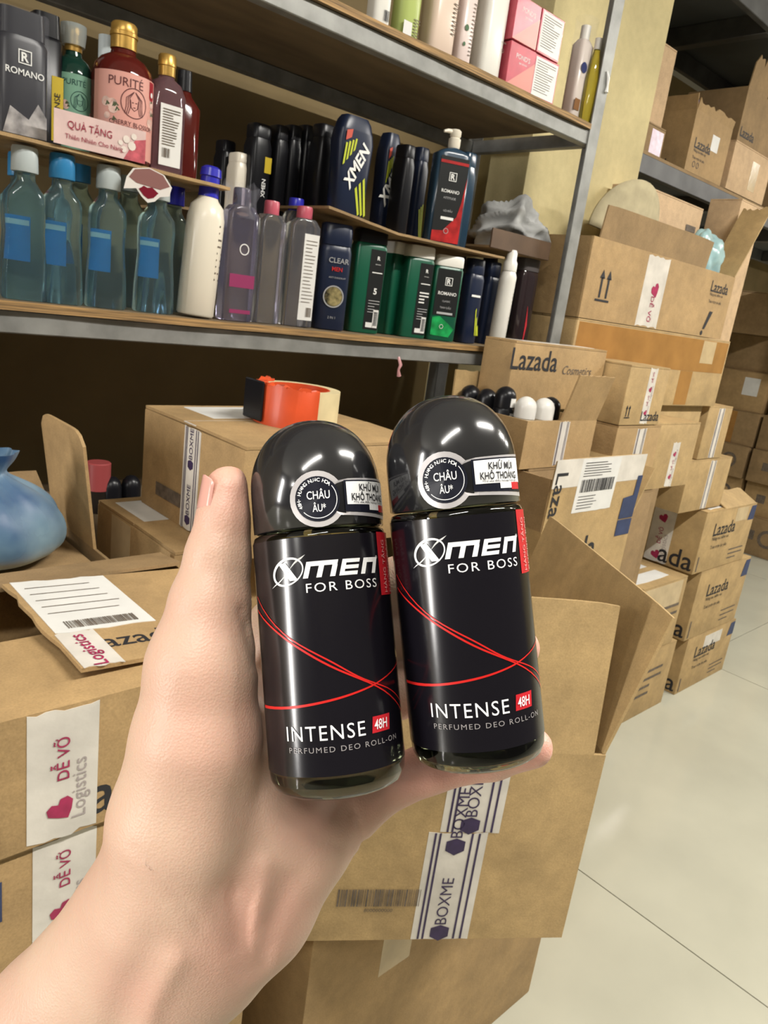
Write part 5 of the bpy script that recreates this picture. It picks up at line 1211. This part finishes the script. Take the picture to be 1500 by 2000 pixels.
# ------------------------------------------------------------------ the hand
def cs(px, py, d): return np.array([(px-750)/F_PX*d, (py-1000)/F_PX*d, d])      # camera-space metres
STEP = 0.0011
lo = np.array([-0.150, -0.020, 0.165]); hi = np.array([0.062, 0.176, 0.300])
nx, ny, nz = [int(v) for v in np.ceil((hi-lo)/STEP)]
gx = (lo[0]+np.arange(nx)*STEP).astype(np.float32)[:, None, None]; gy = (lo[1]+np.arange(ny)*STEP).astype(np.float32)[None, :, None]; gz = (lo[2]+np.arange(nz)*STEP).astype(np.float32)[None, None, :]
def cone(a, b, r1, r2, flat=1.0):
    """tapered rounded limb between a and b; flat<1 squashes its depth"""
    a = np.array(a); b = np.array(b); ab = b-a
    k = 1.0/flat
    ax, ay, az = a; dx, dy, dz = ab[0], ab[1], ab[2]*k
    L2 = dx*dx+dy*dy+dz*dz
    X = gx-ax; Y = gy-ay; Z = (gz-az)*k
    t = np.clip((X*dx+Y*dy+Z*dz)/L2, 0, 1)
    q = np.sqrt((X-t*dx)**2+(Y-t*dy)**2+(Z-t*dz)**2) - (r1+(r2-r1)*t)
    return q*(flat if flat < 1 else 1.0)
def smin(a, b, k):
    h = np.clip(0.5+0.5*(b-a)/k, 0, 1)
    return b*(1-h)+a*h-k*h*(1-h)
H = None
def addp(*pts, k=0.006, flat=1.0):
    """chain of (px, py, depth, radius_mm)"""
    global H
    ch = None
    for p, q in zip(pts[:-1], pts[1:]):
        c = cone(cs(*p[:3]), cs(*q[:3]), p[3]/1000, q[3]/1000, flat)
        ch = c if ch is None else smin(ch, c, 0.003)
    H = ch if H is None else smin(H, ch, k)
# forearm and wrist
addp((-60, 2290, .250, 37), (150, 2040, .238, 32.5), (300, 1850, .228, 28.5), (370, 1765, .228, 26), flat=0.72)
# ball of the thumb
addp((350, 1740, .222, 24), (362, 1600, .216, 21.5), (385, 1440, .211, 18.0), (394, 1300, .2105, 14.6), k=0.012)
# thumb
addp((394, 1300, .2105, 14.4), (410, 1180, .212, 11.2), (428, 1085, .213, 9.2), (441, 1010, .2135, 7.9), (447, 957, .2135, 7.0), k=0.006)
# heel of the hand on the little-finger side
addp((400, 1800, .230, 24), (480, 1745, .229, 22), (570, 1640, .231, 18.5), (640, 1595, .236, 14), k=0.012, flat=0.85)
# palm hollow and plate behind the bottles
addp((430, 1700, .231, 19), (500, 1600, .236, 17), (560, 1480, .246, 14.5), k=0.014)
addp((440, 1500, .236, 17), (520, 1330, .2475, 13.5), (555, 1230, .2505, 11.5), k=0.012)
addp((560, 1600, .240, 14), (600, 1420, .2505, 12.5), (590, 1300, .253, 11.5), k=0.012)
# fingers
addp((545, 1240, .2505, 11), (700, 1160, .2505, 8.6), (840, 1110, .2480, 7.8), (905, 1095, .2440, 7.0), k=0.006)
addp((570, 1320, .2520, 11), (740, 1240, .2525, 8.8), (890, 1185, .2490, 8.0), (975, 1165, .2420, 7.2), k=0.006)
addp((600, 1430, .2510, 10.5), (780, 1350, .2510, 8.6), (930, 1295, .2480, 7.8), (1012, 1266, .2400, 7.0), k=0.006)
addp((625, 1580, .2400, 11), (720, 1548, .2390, 9.0), (840, 1500, .2390, 7.6), (960, 1478, .2375, 7.0), (1040, 1460, .2330, 6.4), k=0.007)
# creases and tendons drawn into the skin (distance measured across the palm)
def groove(pts, w, a):
    """pts in pixels at palm depth; a>0 hollows, a<0 raises"""
    global H
    dep = 0.215
    q = [((x-750)/F_PX*dep, (y-1000)/F_PX*dep) for x, y in pts]
    best = None
    sx = gx*(dep/gz); sy = gy*(dep/gz)
    for (x0, y0), (x1, y1) in zip(q[:-1], q[1:]):
        dx, dy = x1-x0, y1-y0; L2 = dx*dx+dy*dy
        t = np.clip(((sx-x0)*dx+(sy-y0)*dy)/L2, 0, 1)
        dd = (sx-x0-t*dx)**2+(sy-y0-t*dy)**2
        best = dd if best is None else np.minimum(best, dd)
    H += (a*np.exp(-best/(w*w))).astype(np.float32)
groove([(300, 1845), (255, 1930), (225, 2020)], 0.0050, 0.0013)
groove([(345, 1880), (300, 1960), (280, 2030)], 0.0030, -0.0010)
groove([(455, 1740), (468, 1815), (478, 1890)], 0.0036, 0.0017)
groove([(565, 1720), (530, 1800), (500, 1880)], 0.0034, 0.0015)
groove([(520, 1690), (502, 1800), (488, 1885)], 0.0026, -0.0012)
groove([(262, 1655), (330, 1730), (395, 1815)], 0.0009, 0.0005)
groove([(245, 1690), (310, 1770), (370, 1850)], 0.0008, 0.0004)
groove([(688, 1580), (702, 1625), (712, 1655)], 0.0012, 0.0011)
groove([(560, 1590), (620, 1640), (680, 1660)], 0.0014, 0.0006)
groove([(470, 1560), (478, 1650), (460, 1740)], 0.0045, 0.0010)
groove([(360, 1120), (420, 1110), (470, 1118)], 0.0007, 0.0003)
groove([(372, 1098), (425, 1090), (470, 1098)], 0.0007, 0.0003)
groove([(470, 1190), (484, 1250), (500, 1300)], 0.0012, 0.0010)
# the skin gives way where the bottles press on it
def capsule_cut(A, B, r):
    global H
    a = cs(*A); b = cs(*B); d = (b-a)/np.linalg.norm(b-a); Lh = np.linalg.norm(b-a)
    X = gx-a[0]; Y = gy-a[1]; Z = gz-a[2]
    t = X*d[0]+Y*d[1]+Z*d[2]
    rr = np.sqrt(np.maximum(X*X+Y*Y+Z*Z-t*t, 0))
    q = np.maximum(rr-r, np.maximum(-t-0.0003, t-Lh))
    # rounded foot of the bottle
    k = 0.0025; hh = np.clip(0.5-0.5*(H+q)/k, 0, 1)
    H = H*(1-hh)-q*hh+k*hh*(1-hh)
capsule_cut(B1A, B1B, R_B+0.0003); capsule_cut(B2A, B2B, R_B+0.0003)
H[0], H[-1] = 1, 1; H[:, 0], H[:, -1] = 1, 1; H[:, :, 0], H[:, :, -1] = 1, 1
def surface_nets(S):
    ins = S < 0
    c = [ins[i:ins.shape[0]-1+i, j:ins.shape[1]-1+j, k:ins.shape[2]-1+k] for i in (0, 1) for j in (0, 1) for k in (0, 1)]
    tot = sum(a.astype(np.int8) for a in c); act = (tot > 0) & (tot < 8)
    idx = np.argwhere(act); vid = -np.ones(act.shape, np.int64); vid[act] = np.arange(len(idx))
    off = np.array([(i, j, k) for i in (0, 1) for j in (0, 1) for k in (0, 1)])
    vals = np.stack([S[idx[:, 0]+o[0], idx[:, 1]+o[1], idx[:, 2]+o[2]] for o in off], 1)
    acc = np.zeros((len(idx), 3)); cnt = np.zeros(len(idx))
    for a in range(8):
        for b in range(a+1, 8):
            if np.abs(off[a]-off[b]).sum() != 1: continue
            m_ = (vals[:, a] < 0) != (vals[:, b] < 0)
            t = vals[:, a]/(vals[:, a]-vals[:, b]+1e-12)
            acc[m_] += (off[a]+(off[b]-off[a])*t[:, None])[m_]; cnt[m_] += 1
    V = idx+acc/cnt[:, None]
    quads = []
    for ax in range(3):
        o1, o2 = [(1, 2), (2, 0), (0, 1)][ax]
        sl0 = [slice(None)]*3; sl1 = [slice(None)]*3; sl0[ax] = slice(0, -1); sl1[ax] = slice(1, None)
        ch = ins[tuple(sl0)] != ins[tuple(sl1)]
        e = np.argwhere(ch); e = e[(e[:, o1] > 0) & (e[:, o2] > 0)]
        flip = ins[tuple(sl0)][e[:, 0], e[:, 1], e[:, 2]]
        def g(a, b):
            q = e.copy(); q[:, o1] -= a; q[:, o2] -= b; return vid[q[:, 0], q[:, 1], q[:, 2]]
        Q = np.stack([g(0, 0), g(1, 0), g(1, 1), g(0, 1)], 1)
        Q[~flip] = Q[~flip][:, ::-1]; quads.append(Q)
    return V, np.concatenate(quads)
Vh, Qh = surface_nets(H)
# light relaxation of the voxel surface
nb = np.concatenate([Qh[:, [0, 1]], Qh[:, [1, 2]], Qh[:, [2, 3]], Qh[:, [3, 0]]]); nb = np.concatenate([nb, nb[:, ::-1]])
for _ in range(3):
    s = np.zeros_like(Vh); c = np.zeros(len(Vh)); np.add.at(s, nb[:, 0], Vh[nb[:, 1]]); np.add.at(c, nb[:, 0], 1)
    Vh = 0.45*Vh+0.55*s/np.maximum(c, 1)[:, None]
Pc = lo+Vh*STEP
Mc = np.array([[CR.x, CD.x, CF.x], [CR.y, CD.y, CF.y], [CR.z, CD.z, CF.z]])
Pw = Pc @ Mc.T + np.array(EYE)
del H
base = Pw.mean(0)
# skin
sk = bpy.data.materials.new('skin'); sk.use_nodes = True; MATS['skin'] = sk
nt = sk.node_tree; b_ = nt.nodes['Principled BSDF']
tc = nt.nodes.new('ShaderNodeTexCoord')
n1 = nt.nodes.new('ShaderNodeTexNoise'); n1.inputs['Scale'].default_value = 26; n1.inputs['Detail'].default_value = 4
nt.links.new(tc.outputs['Object'], n1.inputs['Vector'])
rp = nt.nodes.new('ShaderNodeValToRGB'); rp.color_ramp.elements[0].position = 0.35; rp.color_ramp.elements[1].position = 0.68
rp.color_ramp.elements[0].color = (0.66, 0.47, 0.35, 1); rp.color_ramp.elements[1].color = (0.63, 0.405, 0.305, 1)
nt.links.new(n1.outputs['Fac'], rp.inputs[0])
at_ = nt.nodes.new('ShaderNodeAttribute'); at_.attribute_name = 'flush'
mx = nt.nodes.new('ShaderNodeMix'); mx.data_type = 'RGBA'
nt.links.new(at_.outputs['Fac'], mx.inputs[0]); nt.links.new(rp.outputs[0], mx.inputs[6]); mx.inputs[7].default_value = (0.64, 0.30, 0.24, 1)
nt.links.new(mx.outputs[2], b_.inputs['Base Color'])
b_.inputs['Roughness'].default_value = 0.46; b_.inputs['Subsurface Weight'].default_value = 0.25
b_.inputs['Subsurface Radius'].default_value = (1.0, 0.32, 0.18); b_.inputs['Subsurface Scale'].default_value = 0.0035
vo = nt.nodes.new('ShaderNodeTexVoronoi'); vo.inputs['Scale'].default_value = 1400; nt.links.new(tc.outputs['Object'], vo.inputs['Vector'])
n2 = nt.nodes.new('ShaderNodeTexNoise'); n2.inputs['Scale'].default_value = 150; n2.inputs['Detail'].default_value = 7
mpk = nt.nodes.new('ShaderNodeMapping'); mpk.inputs['Rotation'].default_value = (0.5, 0.3, 0.9); mpk.inputs['Scale'].default_value = (1.0, 3.2, 1.0)
nt.links.new(tc.outputs['Object'], mpk.inputs[0]); nt.links.new(mpk.outputs[0], n2.inputs['Vector'])
ad = nt.nodes.new('ShaderNodeMath'); ad.operation = 'ADD'; nt.links.new(vo.outputs['Distance'], ad.inputs[0]); nt.links.new(n2.outputs['Fac'], ad.inputs[1])
bp = nt.nodes.new('ShaderNodeBump'); bp.inputs['Strength'].default_value = 0.30; bp.inputs['Distance'].default_value = 0.0003
nt.links.new(ad.outputs[0], bp.inputs['Height']); nt.links.new(bp.outputs[0], b_.inputs['Normal'])
hand = thing('person', 'bare left forearm and hand holding two black roll-on deodorants', 'person', tuple(base))
me = bpy.data.meshes.new('hand'); me.from_pydata((Pw-base).tolist(), [], Qh.tolist()); me.update()
for p in me.polygons: p.use_smooth = True
me.materials.append(sk)
# blood flush: fingertips, palm edge and the hollows of the wrist are pinker
fl = np.zeros(len(Pc))
for px_, py_, d_, r_, a_ in ((447, 965, .2135, 13, .75), (860, 1510, .239, 26, .75), (730, 1560, .239, 18, .55), (1040, 1455, .233, 14, .8), (1012, 1266, .24, 12, .7), (480, 1830, .212, 20, .6), (700, 1620, .235, 10, .5), (290, 1890, .212, 16, .5), (460, 1450, .2, 22, .35), (330, 1480, .2, 16, .12), (300, 1680, .2, 20, .15), (540, 1780, .215, 16, .45), (400, 1200, .2, 14, .2), (620, 1620, .21, 14, .35)):
    fl = np.maximum(fl, a_*np.exp(-((Pc-cs(px_, py_, d_))**2).sum(1)/(r_/1000)**2))
att = me.attributes.new('flush', 'FLOAT', 'POINT'); att.data.foreach_set('value', fl.astype(np.float32))
ho = link(bpy.data.objects.new('hand', me), hand)
# thumb nail: a curved plate on the outer side of the thumb tip
NAIL = mat('nail', (0.68, 0.36, 0.30), 0.22, coat=0.3)
V, Fc = [], []; n = 10; mlen = 10
a = cs(440, 1000, .2135); b = cs(446, 945, .2135); axd = (b-a)/np.linalg.norm(b-a)
side = np.array([-0.92, -0.12, -0.30]); side -= axd*side.dot(axd); side /= np.linalg.norm(side); oth = np.cross(axd, side)
for i in range(mlen+1):
    s = i/mlen; c0_ = a+(b-a)*s*1.22; rr = 0.0079-0.0009*s*1.2
    for k in range(n+1):
        q = (k/n-0.5)*2; wd = math.radians(52)*(1 if s < 0.75 else math.sqrt(max(0.05, 1-((s-0.75)/0.27)**2)))
        ang = q*wd
        lift = 0.00025+0.0003*s
        P3 = c0_+(side*math.cos(ang)+oth*math.sin(ang))*(rr+lift)
        V.append(tuple(Mc @ P3+np.array(EYE)-base))
for i in range(mlen):
    for k in range(n):
        q = i*(n+1)+k; Fc.append((q, q+1, q+n+2, q+n+1))
nl = mobj('thumb_nail', V, Fc, NAIL, hand, 180, 'short pale pink thumb nail'); sm2 = nl.modifiers.new('t', 'SOLIDIFY'); sm2.thickness = 0.0004
